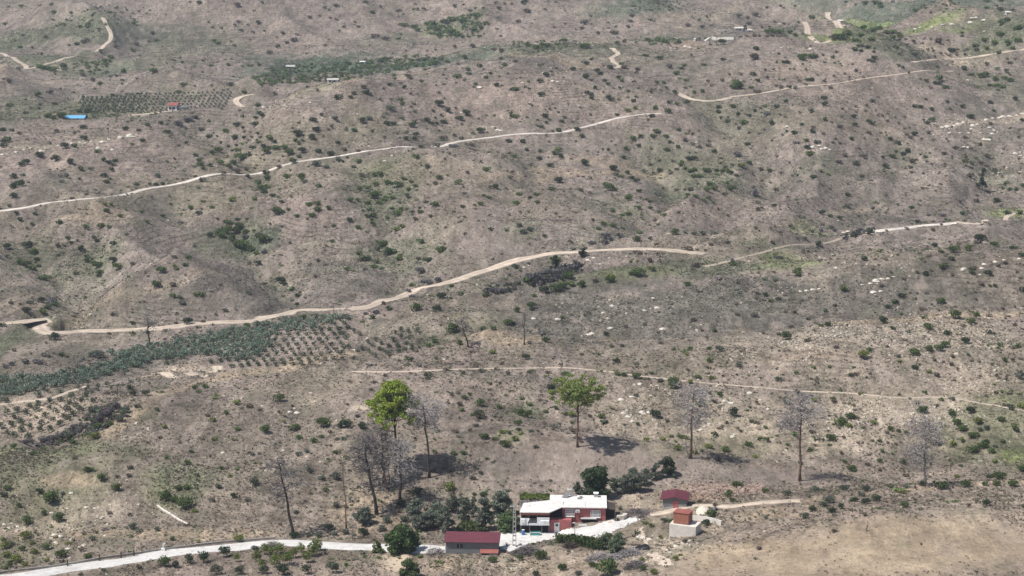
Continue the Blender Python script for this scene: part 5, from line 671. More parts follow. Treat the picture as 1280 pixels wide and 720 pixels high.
# ------------------------------------------------------------------ low herbs and tufts over all the land
def tuft_tpl(n, seed, h=.8):
    r = np.random.default_rng(seed); p = r.uniform(-.4,.4,(n,3)); p[:,2] = r.uniform(.02,.3,n)
    a = r.uniform(0,6.28,n); t = np.stack([np.cos(a),np.sin(a),r.uniform(-.3,.3,n)],1)*r.uniform(.15,.32,n)[:,None]; up = np.stack([r.uniform(-.25,.25,n),r.uniform(-.25,.25,n),r.uniform(.25,.6,n)*h],1)
    vs = np.stack([p-t, p+t, p+up], 1); vs[:,:,2] = np.maximum(vs[:,:,2], -.05); return vs.reshape(-1,3)
TT = np.stack([tuft_tpl(7, 500+k) for k in range(8)])
def scatter(name, n, ymin, ymax, wr, dens, cols, wt, hf=.9, pw=1.0):
    """n tufts; range sampled so that nearer land gets more of them; dens(x, y) in 0..1 thins them"""
    k = 0; X = []; Y = []
    while k < n:
        m = n; y = np.exp(rng.uniform(math.log(ymin), math.log(ymax), m)); x = rng.uniform(-.30,.30,m)*y; ok = rng.random(m) < dens(x, y); X.append(x[ok]); Y.append(y[ok]); k += ok.sum()
    X = np.concatenate(X)[:n]; Y = np.concatenate(Y)[:n]; Z = height(X, Y); w_ = rng.uniform(*wr, n)*(.75+.25*Y/400)
    a = rng.uniform(0,6.28,n); tp = TT[rng.integers(0,8,n)]; ca, sa = np.cos(a)[:,None], np.sin(a)[:,None]
    vx = (tp[:,:,0]*ca-tp[:,:,1]*sa)*w_[:,None]+X[:,None]; vy = (tp[:,:,0]*sa+tp[:,:,1]*ca)*w_[:,None]+Y[:,None]; vz = tp[:,:,2]*w_[:,None]*hf+Z[:,None]
    vs = np.stack([vx,vy,vz],-1).reshape(-1,3); nt = len(vs)//3; fcs = np.arange(nt*3).reshape(-1,3)
    ci = rng.choice(len(cols), n, p=np.array(wt)/sum(wt)); cc = np.array(cols)[ci]*rng.uniform(.7,1.3,(n,1)); cc = np.repeat(cc, tp.shape[1], 0)
    return tag(link(name, raw_mesh(name, vs, fcs, cc), M['leaf']), kind='stuff')
def lum_green(x, y):
    c = sample(BASE, x, y); return np.clip((c[:,1]-c[:,0])/c[:,1]*3.0+.55, 0, 1)
def dens_dark(x, y):
    return np.where(offroad(x, y), (.15+.85*lum_green(x, y))*np.clip(.55+.9*vnoise(x/13., y/26., 33), .05, 1), 0)
def dens_pale(x, y):
    return np.where(offroad(x, y), np.clip(.45+.7*vnoise(x/9., y/20., 34), .05, 1), 0)
def dens_bare(x, y): return dens_dark(x, y)*calmland(x, y)
def dens_straw(x, y): return np.clip(1+.8*np.minimum(sample(ROCK, x, y), 0), 0, 1)*dens_pale(x, y)*(1-.6*np.exp(-(((x-(HX+12))/32)**2+((y-402)/17)**2)))
scatter('low_scrub', 76000, 300, 1500, (.2,.66), dens_bare, [(.135,.145,.09),(.145,.165,.085),(.165,.14,.115),(.14,.12,.10),(.18,.19,.10),(.075,.085,.05)], [4,3,6,4,1.5,.8])
scatter('dry_grass', 90000, 300, 1400, (.25,.7), dens_straw, [(.36,.30,.22),(.28,.24,.20),(.21,.18,.155),(.42,.36,.27)], [3,5,4,1.5], hf=.7)
# ------------------------------------------------------------------ loose stones
def stones(n):
    X = []; Y = []; k = 0
    while k < n:
        y = np.exp(rng.uniform(math.log(300), math.log(1250), n*3)); x = rng.uniform(-.29,.29,n*3)*y; ok = (rng.random(n*3) < np.maximum(sample(ROCK, x, y), 0)**1.6*np.clip(.5+1.2*vnoise(x/7., y/14., 41), 0, 1)) & offroad(x, y); X.append(x[ok]); Y.append(y[ok]); k += ok.sum()
    X = np.concatenate(X)[:n]; Y = np.concatenate(Y)[:n]; Z = height(X, Y); s = np.clip(rng.lognormal(-1.25,.5,n), .12, 1.1)*(.6+.4*Y/400)
    base = np.array([(-1,-.8,-.2),(1,-.9,-.2),(.9,.8,-.2),(-.9,.9,-.2),(-.6,-.6,.55),(.7,-.5,.5),(.55,.6,.6),(-.5,.5,.65)])*.5
    fq = np.array([(4,5,6,7),(0,1,5,4),(1,2,6,5),(2,3,7,6),(3,0,4,7)])
    a = rng.uniform(0,6.28,n); v = base[None]*(s[:,None,None]*rng.uniform(.7,1.35,(n,8,3))); ca, sa = np.cos(a)[:,None], np.sin(a)[:,None]
    vs = np.stack([v[:,:,0]*ca-v[:,:,1]*sa+X[:,None], v[:,:,0]*sa+v[:,:,1]*ca+Y[:,None], v[:,:,2]+Z[:,None]], -1).reshape(-1,3)
    fcs = (fq[None]+(np.arange(n)*8)[:,None,None]).reshape(-1,4); return tag(link('gravel', raw_mesh('gravel', vs, fcs), M['stone']), kind='stuff')
stones(7500)
# ------------------------------------------------------------------ trees
def grow(mb, tips, p, d, L, r, depth, rnd, spread=.6, droop=.0, kids=(3,5), n=None):
    seg = 3 if depth > 0 else 2; pts = [p]; dd = d.copy()
    for i in range(seg):
        dd = (dd+Vector((rnd.gauss(0,.16),rnd.gauss(0,.16),rnd.gauss(0,.10)-droop))).normalized(); pts.append(pts[-1]+dd*(L/seg))
    mb.tube(pts, [max(r*(1-.6*i/seg), .038) for i in range(seg+1)], 5 if r > .06 else 3, cap=False); tips.append(pts[-1])
    if depth <= 0: return
    for k in range(rnd.randint(*kids)):
        t = rnd.uniform(.25,1.0); i = min(int(t*seg), seg-1); q = pts[i].lerp(pts[i+1], t*seg-i)
        a = Vector((rnd.gauss(0,1),rnd.gauss(0,1),rnd.gauss(.15,.6))).normalized(); nd = (dd*(1-spread)+a*spread*1.4).normalized()
        grow(mb, tips, q, nd, L*rnd.uniform(.45,.7), r*.48, depth-1, rnd, spread, droop, kids)
def trunk_pts(h, lean, n=9, wob=.12, seed=0):
    r = random.Random(seed); return [Vector((lean[0]*(t:=i/n)**1.15*h + r.gauss(0,wob)*(i>0), lean[1]*t*h + r.gauss(0,wob)*(i>0), h*t)) for i in range(n+1)]
def dead_tree(u, v, hpx, lean, wpx, label, mats=('bark','twig'), seed=0, first=.35, nb=16, depth=3, rad=.22, name='dead_tree', twig=1.0, up=.25, kids=(4,6), topw=.35):
    x, y, z = ground_at(u, v); s = 1/ppm(y); h = hpx*s/.95; W = wpx*s; rnd = random.Random(seed)
    root = empty(name, (x, y, float(height(x,y))-.15), label=label, cat='dead tree', group='dead leafless trees')
    tp = trunk_pts(h, lean, seed=seed); mb = MB().tube(tp, [rad*1.15*(1-.66*i/9)*(1.35 if i == 0 else 1) for i in range(10)], 8)
    br = MB(); tips = []
    nb = int(nb*1.35)
    for k in range(nb):
        t = first+(1-first)*(k+rnd.random())/nb; i = min(int(t*9), 8); q = tp[i].lerp(tp[i+1], t*9-i)
        a = rnd.uniform(0,6.28); prof = math.sin(min(1,(t-first)/(1-first)*.8+.2)*math.pi*.9)*(1-topw)+topw
        d = Vector((math.cos(a), math.sin(a), up+rnd.gauss(0,.2))).normalized()
        grow(br, tips, q, d, W*.5*prof*rnd.uniform(.65,1.0), rad*.40*twig, depth-1, rnd, .55, .04, kids)
    mb.build('trunk', M[mats[0]], root, smooth=True); br.build('branches', M[mats[1]], root); return root
dead_tree(367,670,94,(-.17,.0),52,'leaning dead tree with dark trunk beside the white road','bark twig'.split(),1,.50,16,3,.27)
dead_tree(471,643,96,(-.17,.05),46,'tall dead tree with black trunk, front one of the burnt clump','bark twig'.split(),2,.30,26,3,.30)
dead_tree(485,612,68,(-.28,.0),44,'dead tree leaning left with reddish trunk inside the burnt clump','barkred twig'.split(),3,.35,20,3,.2)
dead_tree(500,626,74,(.02,.02),50,'grey wide-crowned dead tree, right front of the burnt clump','bark twigpale'.split(),4,.28,24,3,.26)
dead_tree(485.5,614,40,(.03,0),14,'short bare stem between the trunks of the burnt clump','bark twig'.split(),5,.4,5,2,.13)
dead_tree(480,604,70,(-.03,0),44,'dense grey dead tree under the green pine crown','bark twig'.split(),6,.30,26,3,.22)
dead_tree(537,597,92,(-.07,0),52,'dead pine with flat grey crown and black trunk casting a long shadow','bark twigpale'.split(),7,.66,20,3,.23,topw=.9)
dead_tree(863,573,88,(.02,0),58,'dead tree with reddish trunk behind the small maroon shed','barkred twigpale'.split(),8,.42,20,3,.25,topw=.6)
dead_tree(860,573,26,(-.14,0),12,'short slanting snag leaning against the reddish dead trunk','twigpale twigpale'.split(),9,.4,4,2,.14)
dead_tree(1000,601,100,(-.02,0),56,'tall dead tree with pink-brown trunk on the knoll edge','barkred twigpale'.split(),10,.62,20,3,.25,topw=.7)
dead_tree(1156,607,86,(-.04,0),58,'rightmost dead tree, pale grey twigs and thin pale trunk','twigpale twigpale'.split(),11,.30,26,3,.22,topw=.55)
dead_tree(187,433,36,(-.06,0),34,'small far dead tree standing at the grove edge below the track','bark twig'.split(),12,.5,16,2,.24,topw=.8)
dead_tree(586,434,33,(-.30,0),22,'small curved dead tree on the ridge beside a green shrub','bark twig'.split(),13,.45,10,3,.2,topw=.6)
dead_tree(656,431,40,(-.02,0),12,'thin black dead stem with a wisp of twigs on the ridge','bark twig'.split(),14,.62,10,2,.15)
dead_tree(433,661,86,(-.05,0),6,'thin burnt pole-like trunk, left of the burnt clump','barkred twig'.split(),15,.7,3,1,.13)
dead_tree(441,674,34,(-.04,0),14,'pale grey sapling beside the road, left of bright green bushes','twigpale twigpale'.split(),16,.2,10,2,.09)
dead_tree(556,671,30,(.0,0),10,'thin grey leafless sapling behind the long shed','twig twig'.split(),17,.3,5,2,.07)
dead_tree(1084,664,14,(.0,0),4,'short grey stump standing in dry grass','twig twig'.split(),18,.6,2,1,.14,name='tree_stump')
def clump_crown(cl, seed, col, alt, nl=130, leaf=.11, altp=.3):
    V_, F_, C_ = [], [], []; n = 0
    for i, (x, y, z, r_, fl) in enumerate(cl):
        v, f, c = leaf_blob(nl, leaf, .36, 3, col, seed=seed+i, alt=alt, altp=altp, flat=fl, shell=.3, twist=1.0)
        V_.append(v*r_*2+np.array((x,y,z-r_*fl*.6))); F_.append(f+n); C_.append(c); n += len(v)
    return raw_mesh('crown', np.concatenate(V_), np.concatenate(F_), np.concatenate(C_))
def live_tree(name, u, v, hpx, wpx, cpx, label, cat, col, alt, lean=(0,0), n=22, seed=0, flat=.55, rad=.2, nl=130, prof='dome', trunkmat='bark', leaf=.11, rr=.40):
    x, y, z = ground_at(u, v); s = 1/ppm(y); h = hpx*s/.95; W = wpx*s; CH = cpx*s/.95; rnd = random.Random(seed)
    if prof == 'dome': n = int(n*1.8)
    root = empty(name, (x, y, float(height(x,y))-.1), label=label, cat=cat)
    tp = trunk_pts(h-CH*.35, lean, seed=seed, wob=.07); mb = MB().tube(tp, [rad*(1-.55*i/9)*(1.3 if i == 0 else 1) for i in range(10)], 8)
    cl = []; top = tp[-1]; limb = MB()
    for k in range(n):
        a = rnd.uniform(0,6.28); t = rnd.random(); rr_ = math.sqrt(rnd.random())
        w_ = {'dome': math.sqrt(max(0,1-(t*1.0)**2))*.8+.2, 'cone': 1-t*.75, 'umbrella': .75+.25*math.sin(t*3.14)}[prof]
        low = .02 if prof == 'dome' else .12
        p = Vector((lean[0]*h+math.cos(a)*rr_*W*(.38+.07*math.sin(3*a+seed)+.05*math.sin(5*a))*w_, lean[1]*h+math.sin(a)*rr_*W*(.38+.07*math.sin(3*a+seed))*w_, h-CH+CH*(low+(.90-low)*t)))
        cl.append((p.x, p.y, p.z, W*rr*.5*rnd.uniform(.7,1.15), flat)); b = tp[rnd.randint(5,9)]
        if k%(2 if n < 60 else 5) == 0: limb.tube([b, b.lerp(p,.55)+Vector((0,0,.1)), p], [rad*.32, rad*.2, rad*.08], 4, cap=False)
    mb.build('trunk', M[trunkmat], root, smooth=True); limb.build('limbs', M[trunkmat], root)
    link('crown', clump_crown(cl, seed*100, col, alt, nl, leaf), M['leaf'], root); return root
live_tree('pine_tree',495,590,114,104,58,'big bright yellow-green pine rising above the burnt clump','pine tree',(.30,.37,.055),(.14,.20,.04),(-.01,0),150,31,.7,.30,110,'cone',rr=.15,leaf=.085)
live_tree('pine_tree',722,559,87,84,38,'lone umbrella pine with bare trunk and dark shadow on the knoll','pine tree',(.38,.45,.14),(.23,.29,.10),(-.01,0),150,32,.6,.24,110,'umbrella',rr=.14,leaf=.085,trunkmat='barkred')
live_tree('broadleaf_tree',745,622,38,42,36,'dense dark green broadleaf tree behind the red farmhouse','tree',(.055,.09,.04),(.10,.14,.065),(0,0),26,33,.8,.2,150,'dome')
live_tree('olive_tree',795,614,22,34,20,'grey-green olive tree, left of the pair of trees above the small shed','olive tree',(.17,.19,.145),(.27,.29,.23),(0,0),14,34,.8,.12,120,'dome')
live_tree('olive_tree',781,616,22,26,20,'small grey-green olive tree beside the dark broadleaf tree','olive tree',(.16,.18,.14),(.25,.27,.22),(0,0),10,35,.8,.1,120,'dome')
live_tree('olive_tree',835,595,22,28,20,'dark olive tree casting a shadow on bare soil above the small shed','olive tree',(.075,.10,.06),(.13,.15,.10),(0,0),12,36,.85,.1,140,'dome')
live_tree('olive_tree',819,598,17,24,15,'pale small olive tree left of the dark olive tree','olive tree',(.12,.14,.10),(.17,.18,.15),(0,0),9,37,.85,.1,100,'dome')
live_tree('broadleaf_tree',502,690,32,42,31,'glossy dark green bushy tree at the road edge left of the long shed','tree',(.06,.105,.035),(.14,.19,.07),(0,0),26,38,.85,.12,150,'dome')
live_tree('broadleaf_tree',489,689,20,20,19,'bright yellow-green bushy tree, right one of two by the road','tree',(.19,.25,.06),(.12,.17,.05),(0,0),12,39,.85,.1,130,'dome')
live_tree('broadleaf_tree',472,691,17,17,16,'bright yellow-green bushy tree, left one of two by the road','tree',(.21,.27,.07),(.14,.19,.06),(0,0),11,40,.85,.1,130,'dome')
live_tree('broadleaf_tree',511,722,22,30,21,'round green tree at the bottom edge beside the tan plot','tree',(.10,.15,.05),(.17,.21,.09),(0,0),14,41,.85,.12,130,'dome')
for i, (u, v, h, w_, lb) in enumerate([(556,664,32,25,'tall grey-green olive tree, leftmost of the row behind the long shed'),(545,655,25,32,'grey-green olive tree behind the leftmost of the shed row'),(580,657,36,18,'narrow dark olive tree, second in the row behind the long shed'),(606,662,44,30,'tall dark olive tree, third in the row behind the long shed'),
   (627,652,38,34,'wide grey olive tree, fourth in the row behind the long shed'),(635,664,25,32,'bright green round tree at the right end of the olive row')]):
    c, a = ((.13,.155,.11),(.23,.255,.20)) if i != 5 else ((.11,.165,.07),(.19,.24,.12))
    live_tree('olive_tree' if i != 5 else 'broadleaf_tree', u, v, h, w_, h*.85, lb, 'olive tree' if i != 5 else 'tree', c, a, (0,0), 18, 50+i, .8, .14, 120, 'dome')
live_tree('broadleaf_tree',772,693,27,26,25,'pale green feathery bush beside the hedge, right of two','tree',(.15,.19,.115),(.23,.27,.18),(0,0),16,60,.85,.08,130,'dome')
live_tree('broadleaf_tree',757,686,22,18,20,'pale green feathery bush beside the hedge, left of two','tree',(.16,.20,.12),(.23,.27,.18),(0,0),12,61,.85,.08,130,'dome')
live_tree('cypress_tree',1228,238,26,11,25,'narrow dark blue-green cypress on the right slope','cypress',(.035,.065,.04),(.07,.10,.06),(0,0),16,62,1.3,.14,90,'cone',rr=.6)
live_tree('broadleaf_tree',1207,208,17,8,14,'small bright yellow-green tree beside the cypress','tree',(.15,.20,.04),(.10,.14,.04),(0,0),9,63,1.1,.1,80,'dome',rr=.5)
live_tree('broadleaf_tree',695,337,19,13,17,'dark green tree over the gully below the valley track','tree',(.035,.06,.025),(.07,.10,.04),(0,0),12,64,.95,.14,100,'dome',rr=.4)
live_tree('broadleaf_tree',728,322,12,11,11,'round dark tree at the downhill edge of the valley track','tree',(.035,.06,.025),(.07,.10,.04),(0,0),10,65,.9,.12,90,'dome',rr=.4)
live_tree('broadleaf_tree',931.5,40,9,6,9,'small dark tree against the white far building','tree',(.03,.05,.025),(.05,.07,.04),(0,0),8,66,.95,.12,70,'dome',rr=.5)
for i, (u, v, h, w_, lb) in enumerate([(592,646,26,16,'grey-green olive tree, back one between the third and fourth of the shed row'),(566,640,20,22,'low grey olive tree, rearmost of those behind the long shed'),(456,655,20,26,'grey feathery bush tree beside the black front dead tree'),(520,648,24,28,'grey-green olive tree between the burnt clump and the long shed'),(532,662,22,26,'pale grey-green olive tree above the road, left of the shed row'),(722,617,14,16,'small dark olive tree behind the farmhouse roof panel'),(808,606,13,16,'low olive bush tree between the two olive pairs above the small shed'),(768,613,16,16,'dark green tree at the right flank of the big broadleaf tree')]):
    live_tree('olive_tree', u, v, h, w_, h*.9, lb, 'olive tree', (.135,.158,.118) if i != 7 else (.05,.08,.038), (.23,.25,.20), (0,0), 14, 80+i, .8, .12, 110, 'dome')
# young trees of the lower field
for i, (zx, zy, wz, c) in enumerate(sorted(YOUNG)):
    u, v, w_ = 213+zx/5.98, 600+zy/5.98, wz/5.98; pal = c == 'o'
    k = sum(1 for q in sorted(YOUNG)[:i] if q[3] == c)
    x, y, z, W = at_px(u, v, w_*.8); root = empty('young_olive' if pal else 'young_tree', (x, y, z-.05), label=(f"young grey-green olive, {ordinal(k)} from the left in the field below the white road" if pal else f"young yellow-green tree, {ordinal(k)} from the left in the field below the white road"), cat='young tree', group='young trees in the lower field')
    MB().tube([(0,0,0),(.03,.02,W*.5)], [.07,.04], 5).build('trunk', M['bark'], root)
    cr = link('crown', tmesh('crown', leaf_blob(420, .055, .34, 4, (.055,.082,.042) if pal else (.13,.17,.035), seed=900+i, alt=(.11,.135,.09) if pal else (.19,.23,.07), flat=.95 if pal else 1.2)), None, root, (0,0,.1)); cr.scale = (W*(1.6 if pal else 2.0),)*3
# hedge beside the yard, vine, brush heaps
def strip_foliage(name, px, w_, h_, n, col, alt, label, cat, leaf=.16, seed=0):
    P3 = dense(px, .8); r = np.random.default_rng(seed); k = r.integers(0, len(P3), n); d = r.uniform(-1,1,n)*w_/2; t = r.uniform(0,1,n)**.6
    p = P3[k]+np.column_stack([r.normal(0,.3,n), d, np.zeros(n)]); bump = 1+.25*vnoise(p[:,0]/1.2, p[:,1]/1.2, 9); p[:,2] = height(p[:,0],p[:,1])+t*h_*bump
    n1 = r.normal(size=(n,3)); n1 /= np.linalg.norm(n1,axis=1)[:,None]; t1 = np.cross(n1, r.normal(size=(n,3))); t1 /= np.linalg.norm(t1,axis=1)[:,None]; t2 = np.cross(n1,t1); s = leaf*r.uniform(.6,1.4,n)[:,None]
    vs = np.stack([p-t1*s,p-t2*s*.7,p+t1*s,p+t2*s*.7],1).reshape(-1,3); q = np.arange(n)*4; cc = np.array(col)*r.uniform(.7,1.3,(n,1)); m = r.random(n) < .3; cc[m] = np.array(alt)*r.uniform(.8,1.2,(m.sum(),1))
    return tag(link(name, raw_mesh(name, vs, np.stack([q,q+1,q+2,q+3],1), np.repeat(cc,4,0)), M['leaf']), label, cat)
strip_foliage('hedge', [(697,678),(708,679),(722,681),(736,684),(752,687)], 2.2, 1.7, 3600, (.055,.09,.028), (.12,.16,.05), 'long green hedge along the lower edge of the white yard', 'hedge')
def brush_heap(u, v, wpx, hm, label, col='twigpale', seed=0, name='brush_heap', n=150):
    x, y, z = ground_at(u, v); W = 1.35*wpx/ppm(y); rnd = random.Random(seed); mb = MB()
    for k in range(int(n*1.6)):
        a = rnd.uniform(0,6.28); r_ = math.sqrt(rnd.random())*W*.5; px, py = x+math.cos(a)*r_, y+math.sin(a)*r_*.8; pz = float(height(px,py))+rnd.random()*hm*(1-(r_/(W*.5))**2)
        b = rnd.uniform(0,6.28); L = rnd.uniform(.35,1.0); d = Vector((math.cos(b), math.sin(b), rnd.uniform(-.2,.5)))*L; mb.tube([(px,py,pz),Vector((px,py,pz))+d*.5,Vector((px,py,pz))+d+Vector((0,0,rnd.uniform(-.1,.2)))], [.05,.04,.02], 3, cap=False)
    return tag(mb.build(name, M[col]), label, 'brush heap', 'heaps of cut branches')
brush_heap(657,692,26,1.3,'grey heap of cut branches below the pole, left of a green shrub','twig',1,n=420)
brush_heap(714,684,12,1.0,'dark tangle of branches at the foot of the hedge','bark',2,n=160)
brush_heap(748,699,22,1.2,'long grey heap of branches under the pale feathery bushes','twigpale',3,n=380)
brush_heap(766,699,22,1.0,'grey heap of branches in the middle of the lower heaps','twigpale',5,n=300)
brush_heap(786,694,22,1.4,'grey heap of branches beside the black tarp','twigpale',4,n=380)
brush_heap(794,709,20,1.2,'grey heap of branches nearest the bottom edge','twig',6,n=320)
brush_heap(796,643,28,1.1,'dark brush heap on the bank left of the small maroon shed','twig',7,n=360)
brush_heap(673,629,26,2.6,'grey bare vine tangle behind the farmhouse roof','twigpale',8,n=420)
brush_heap(340.5,686,14,1.6,'round dry bush with pale tips at the road edge','twigpale',9,n=260)
brush_heap(545,690,18,.6,'low pale pile of sticks left of the long shed','twigpale',10,n=140)
# ------------------------------------------------------------------ rocks
def boulder(seed, flat=.55):
    r = random.Random(seed); import bmesh
    bm = bmesh.new(); bmesh.ops.create_icosphere(bm, subdivisions=2, radius=.5)
    for v in bm.verts:
        n_ = v.co.normalized(); f = 1+.28*float(vnoise(np.array([n_.x*1.7+seed]), np.array([n_.y*1.7+n_.z*2.3]), seed)[0]); v.co = Vector((n_.x*.5*f, n_.y*.42*f, max(n_.z*.5*f*flat, -.08)))
        v.co.x = round(v.co.x*7)/7*.35+v.co.x*.65; v.co.z = round(v.co.z*6)/6*.5+v.co.z*.5
    me = bpy.data.meshes.new('boulder'); bm.to_mesh(me); bm.free(); me.materials.append(M['rock']); return me
BM_ = [boulder(k, .5+.12*(k%3)) for k in range(6)]
ROCKS = [ # phrase, [(u, v, w px), ...]
 ('in the pale rock line below the blue roof', [(3,193,6),(9,193,4),(20,190,5),(30,187,4),(38,185,4),(52,189,8),(57,186,4),(66,192,3),(73,182,4),(90,179,5),(100,178,5),(107,179,4),(114,177,4),(128,177,8),(136,174,5),(150,172,8),(163,170,11),(169,170,4),(123,185,7),(140,187,5)]),
 ('in the long white rock line on the right', [(1178,159,6),(1184,158,8),(1192,157,6),(1198,155,7),(1204,153,5),(1216,157,7),(1222,156,6),(1233,150,6),(1241,148,5),(1249,147,6),(1254,146,8),(1262,145,6),(1271,144,6),(1278,142,6),(1214,161,4),(1211,166,5),(1200,166,4),(1187,166,4),(1237,160,7),(1240,167,5),(1235,174,9),(1230,174,6),(1243,163,4)]),
 ('scattered on the right slope above the cypress', [(1269,192,6),(1276,195,5),(1278,184,4),(1275,190,4),(1167,168,3),(1205,184,6),(1210,184,5)]),
 ('in the white rock row on the right slope', [(1016,184,8),(1024,182,5),(1032,185,6),(1037,187,4),(984,158,5),(1027,186,5)]),
 ('near the short pale road stretch', [(1205,337,9),(1227,335,6),(1225,343,4),(1198,303,5),(1274,323,5),(1230,330,6),(1244,327,6),(1084,330,3),(1255,325,4)]),
 ('in the pale outcrop on the right ridge', [(1095,351,9),(1103,349,8),(1110,348,6),(1117,346,5),(1045,335,6),(1000,364,5),(1008,363,6),(1016,362,7),(1024,361,5),(1092,365,9),(1101,364,6),(1088,354,6),(1078,356,6)]),
 ('on the grey slope above the footpath', [(760,398,5),(697,399,7),(740,417,9),(763,410,8),(828,411,8),(765,382,6),(817,373,6),(822,385,8),(754,391,5),(735,418,6),(806,388,6),(667,398,6)]),
 ('on the stony slope behind the knoll', [(785,521,8),(790,526,7),(779,516,6),(803,516,9),(811,515,6),(914,503,8),(905,501,5),(937,491,8),(916,546,7),(918,543,5),(881,533,5),(876,537,6),(790,496,8),(800,480,7),(822,482,6),(776,499,8),(1035,527,5),(951,500,5),(960,511,5)]),
 ('on the bank at the lower left', [(89,616,6),(108,634,6),(119,635,5),(67,668,7),(75,670,7),(64,641,5),(85,686,8),(131,669,5),(70,678,6),(90,674,6),(80,674,5),(10,660,6),(22,658,6),(15,654,5),(5,655,5),(84,636,5),(123,634,4)]),
 ('in the middle of the brown slope above the drain', [(371,516,8),(362,515,6),(388,491,6),(279,566,6),(354,563,4),(394,502,4),(368,510,4)]),
 ('on the pink crest near the far centre', [(691,101,6),(679,107,3),(653,103,4),(697,102,4),(626,163,5),(617,159,5),(577,141,4),(490,194,4),(481,201,4),(622,162,6),(329,134,5),(356,132,4),(388,128,4),(600,109,8)]),
 ('on the far right hillside around the meadow', [(1213,28,7),(1220,22,6),(1230,25,6),(1215,23,6),(1261,15,6),(1190,30,6),(1178,31,5),(1165,34,5),(1144,36,5),(1150,34,4),(977,60,5),(1013,61,5),(1020,63,4),(857,58,6),(862,59,5)]),
 ('beside the black tarp below the farmhouse', [(804,672,10),(812,674,8),(798,671,6),(838,690,6),(834,687,5),(845,682,8),(855,678,7),(753,684,6),(862,676,6)]),
 ('along the gully below the valley track', [(735,325,6),(742,322,5),(762,323,5),(660,332,4),(715,330,6),(722,334,5),(655,334,4),(750,330,4),(1055,291,6),(1060,289,6),(1045,293,5)])]
for ph, L in ROCKS:
    for i, (u, v, w_) in enumerate(sorted(L)):
        x, y, z, W = at_px(u, v, w_, .1); o = link('boulder', BM_[random.randrange(6)], None, None, (x, y, z), random.uniform(-.5,.5)); W *= .95; o.scale = (W*1.15, W*random.uniform(.8,1.2), W*random.uniform(.8,1.2))
        tag(o, f"pale limestone boulder, {ordinal(i)} from left {ph}", 'boulder', 'boulders '+ph)
def heap(name, u, v, wpx, dpx, hm, mat, label, cat, lump=.25, loc=None):
    x, y, z = ground_at(u, v); W = wpx/ppm(y)/2; D = dpx; N = 26; vs = []; 
    for a in range(N):
        for b in range(N):
            p, q = a/(N-1)*2-1, b/(N-1)*2-1; r_ = math.hypot(p, q); hh = max(0, 1-r_)**.8*hm; X, Y = x+p*W, y+q*D; nz = float(vnoise(np.array([X/.5]), np.array([Y/.5]), 7)[0])
            vs.append((X, Y, float(height(X,Y))-.05+hh*(1+lump*nz)-(.1 if r_ > .98 else 0)))
    q = [(a*N+b, a*N+b+1, a*N+N+b+1, a*N+N+b) for a in range(N-1) for b in range(N-1)]
    me = raw_mesh(name, np.array(vs), np.array(q), None, False); me.flip_normals(); return tag(link(name, me, M[mat]), label, cat)
heap('sand_pile', 878, 638, 17, 1.8, .95, 'sand', 'pale sand pile beside the dirt lane right of the small shed', 'sand pile', .05)
def rubble(u0, u1, v, n, hm, label):
    rnd = random.Random(5); mb = MB(); 
    for k in range(n):
        u = u0+(u1-u0)*rnd.random(); x, y, z = ground_at(u, v+rnd.uniform(-5,5)-(u-u0)*.03); s = rnd.uniform(.15,.5); z = float(height(x,y))+rnd.random()*hm*.5
        a = [(-s*rnd.uniform(.6,1.2),-s,z-s),(s,-s*rnd.uniform(.6,1.2),z-s),(s*rnd.uniform(.7,1.2),s,z-s),(-s,s,z-s)]; b = [(-s*.7,-s*.6,z+s*rnd.uniform(.4,1)),(s*.6,-s*.7,z+s*rnd.uniform(.4,1)),(s*.7,s*.6,z+s*.7),(-s*.6,s*.7,z+s*.7)]
        mb.add([(x+p[0],y+p[1],p[2]) for p in a+b], [(4,5,6,7),(0,1,5,4),(1,2,6,5),(2,3,7,6),(3,0,4,7)])
    return tag(mb.build('rubble', M['redrock']), label, 'rubble bank', kind='stuff')
rubble(862, 955, 614, 240, .6, 'bank of reddish rubble right of the small maroon shed')
# ------------------------------------------------------------------ the red farmhouse
H = empty('farmhouse', (HX, HY, HZ), R(-2), label='red farmhouse with white roofs, covered balcony and open ground floor', cat='house')
w = MB(); w.box(-4.1,4.1,0,7,-2.6,2.95); w.box(-6.4,-4.1,2.0,7,-2.6,2.9); w.box(-12.0,-6.4,1.0,1.25,-2.6,2.6); w.build('wall', M['redwall'], H)
MB().box(-4.35,4.35,-.4,7.3,2.95,3.12).box(-6.6,-4.35,3.2,7.2,2.96,3.16).build('roof', M['whiteroof'], H)
MB().slab([(-12.2,-3.4),(-6.55,-3.4),(-4.1,-.2),(-3.9,2.9),(-6.6,3.15),(-11.6,1.4)],[3.0,3.0,3.12,3.3,3.36,3.28],.14).build('balcony_roof', M['whiteroof'], H)
MB().box(-12.05,-6.55,-3.32,-3.22,2.42,2.86).build('fascia', M['redtile'], H)
b = MB().box(-12.0,-6.5,-3.1,1.0,.30,.45); b.box(-12.0,-6.5,-3.15,-3.05,.45,.6); b.build('balcony_floor', M['white'], H)
MB().box(-12.05,-10.6,-3.22,-3.12,.35,1.75).box(-8.9,-6.55,-3.22,-3.12,.35,1.95).box(-10.4,-8.9,-3.21,-3.13,.35,.75).box(-12.1,-12.0,-3.1,.9,.4,2.4).build('balcony_screen', M['cloth'], H)
bz = MB()
for (x0, x1, z0, z1) in ((-8.2,-7.4,.45,1.3),(-7.35,-6.6,.5,1.3),(-11.9,-11.2,.9,1.6)):
    n_ = 6
    for i in range(n_):
        for j_ in range(n_):
            pass
    bz.slab([(x0,-3.42),(x1,-3.42),(x1,-3.24),(x0,-3.24)],[z1,z1,z1+.1,z1+.1],z1-z0)
bz.build('hanging_sheet', M['cloth'], H)
pw = MB()
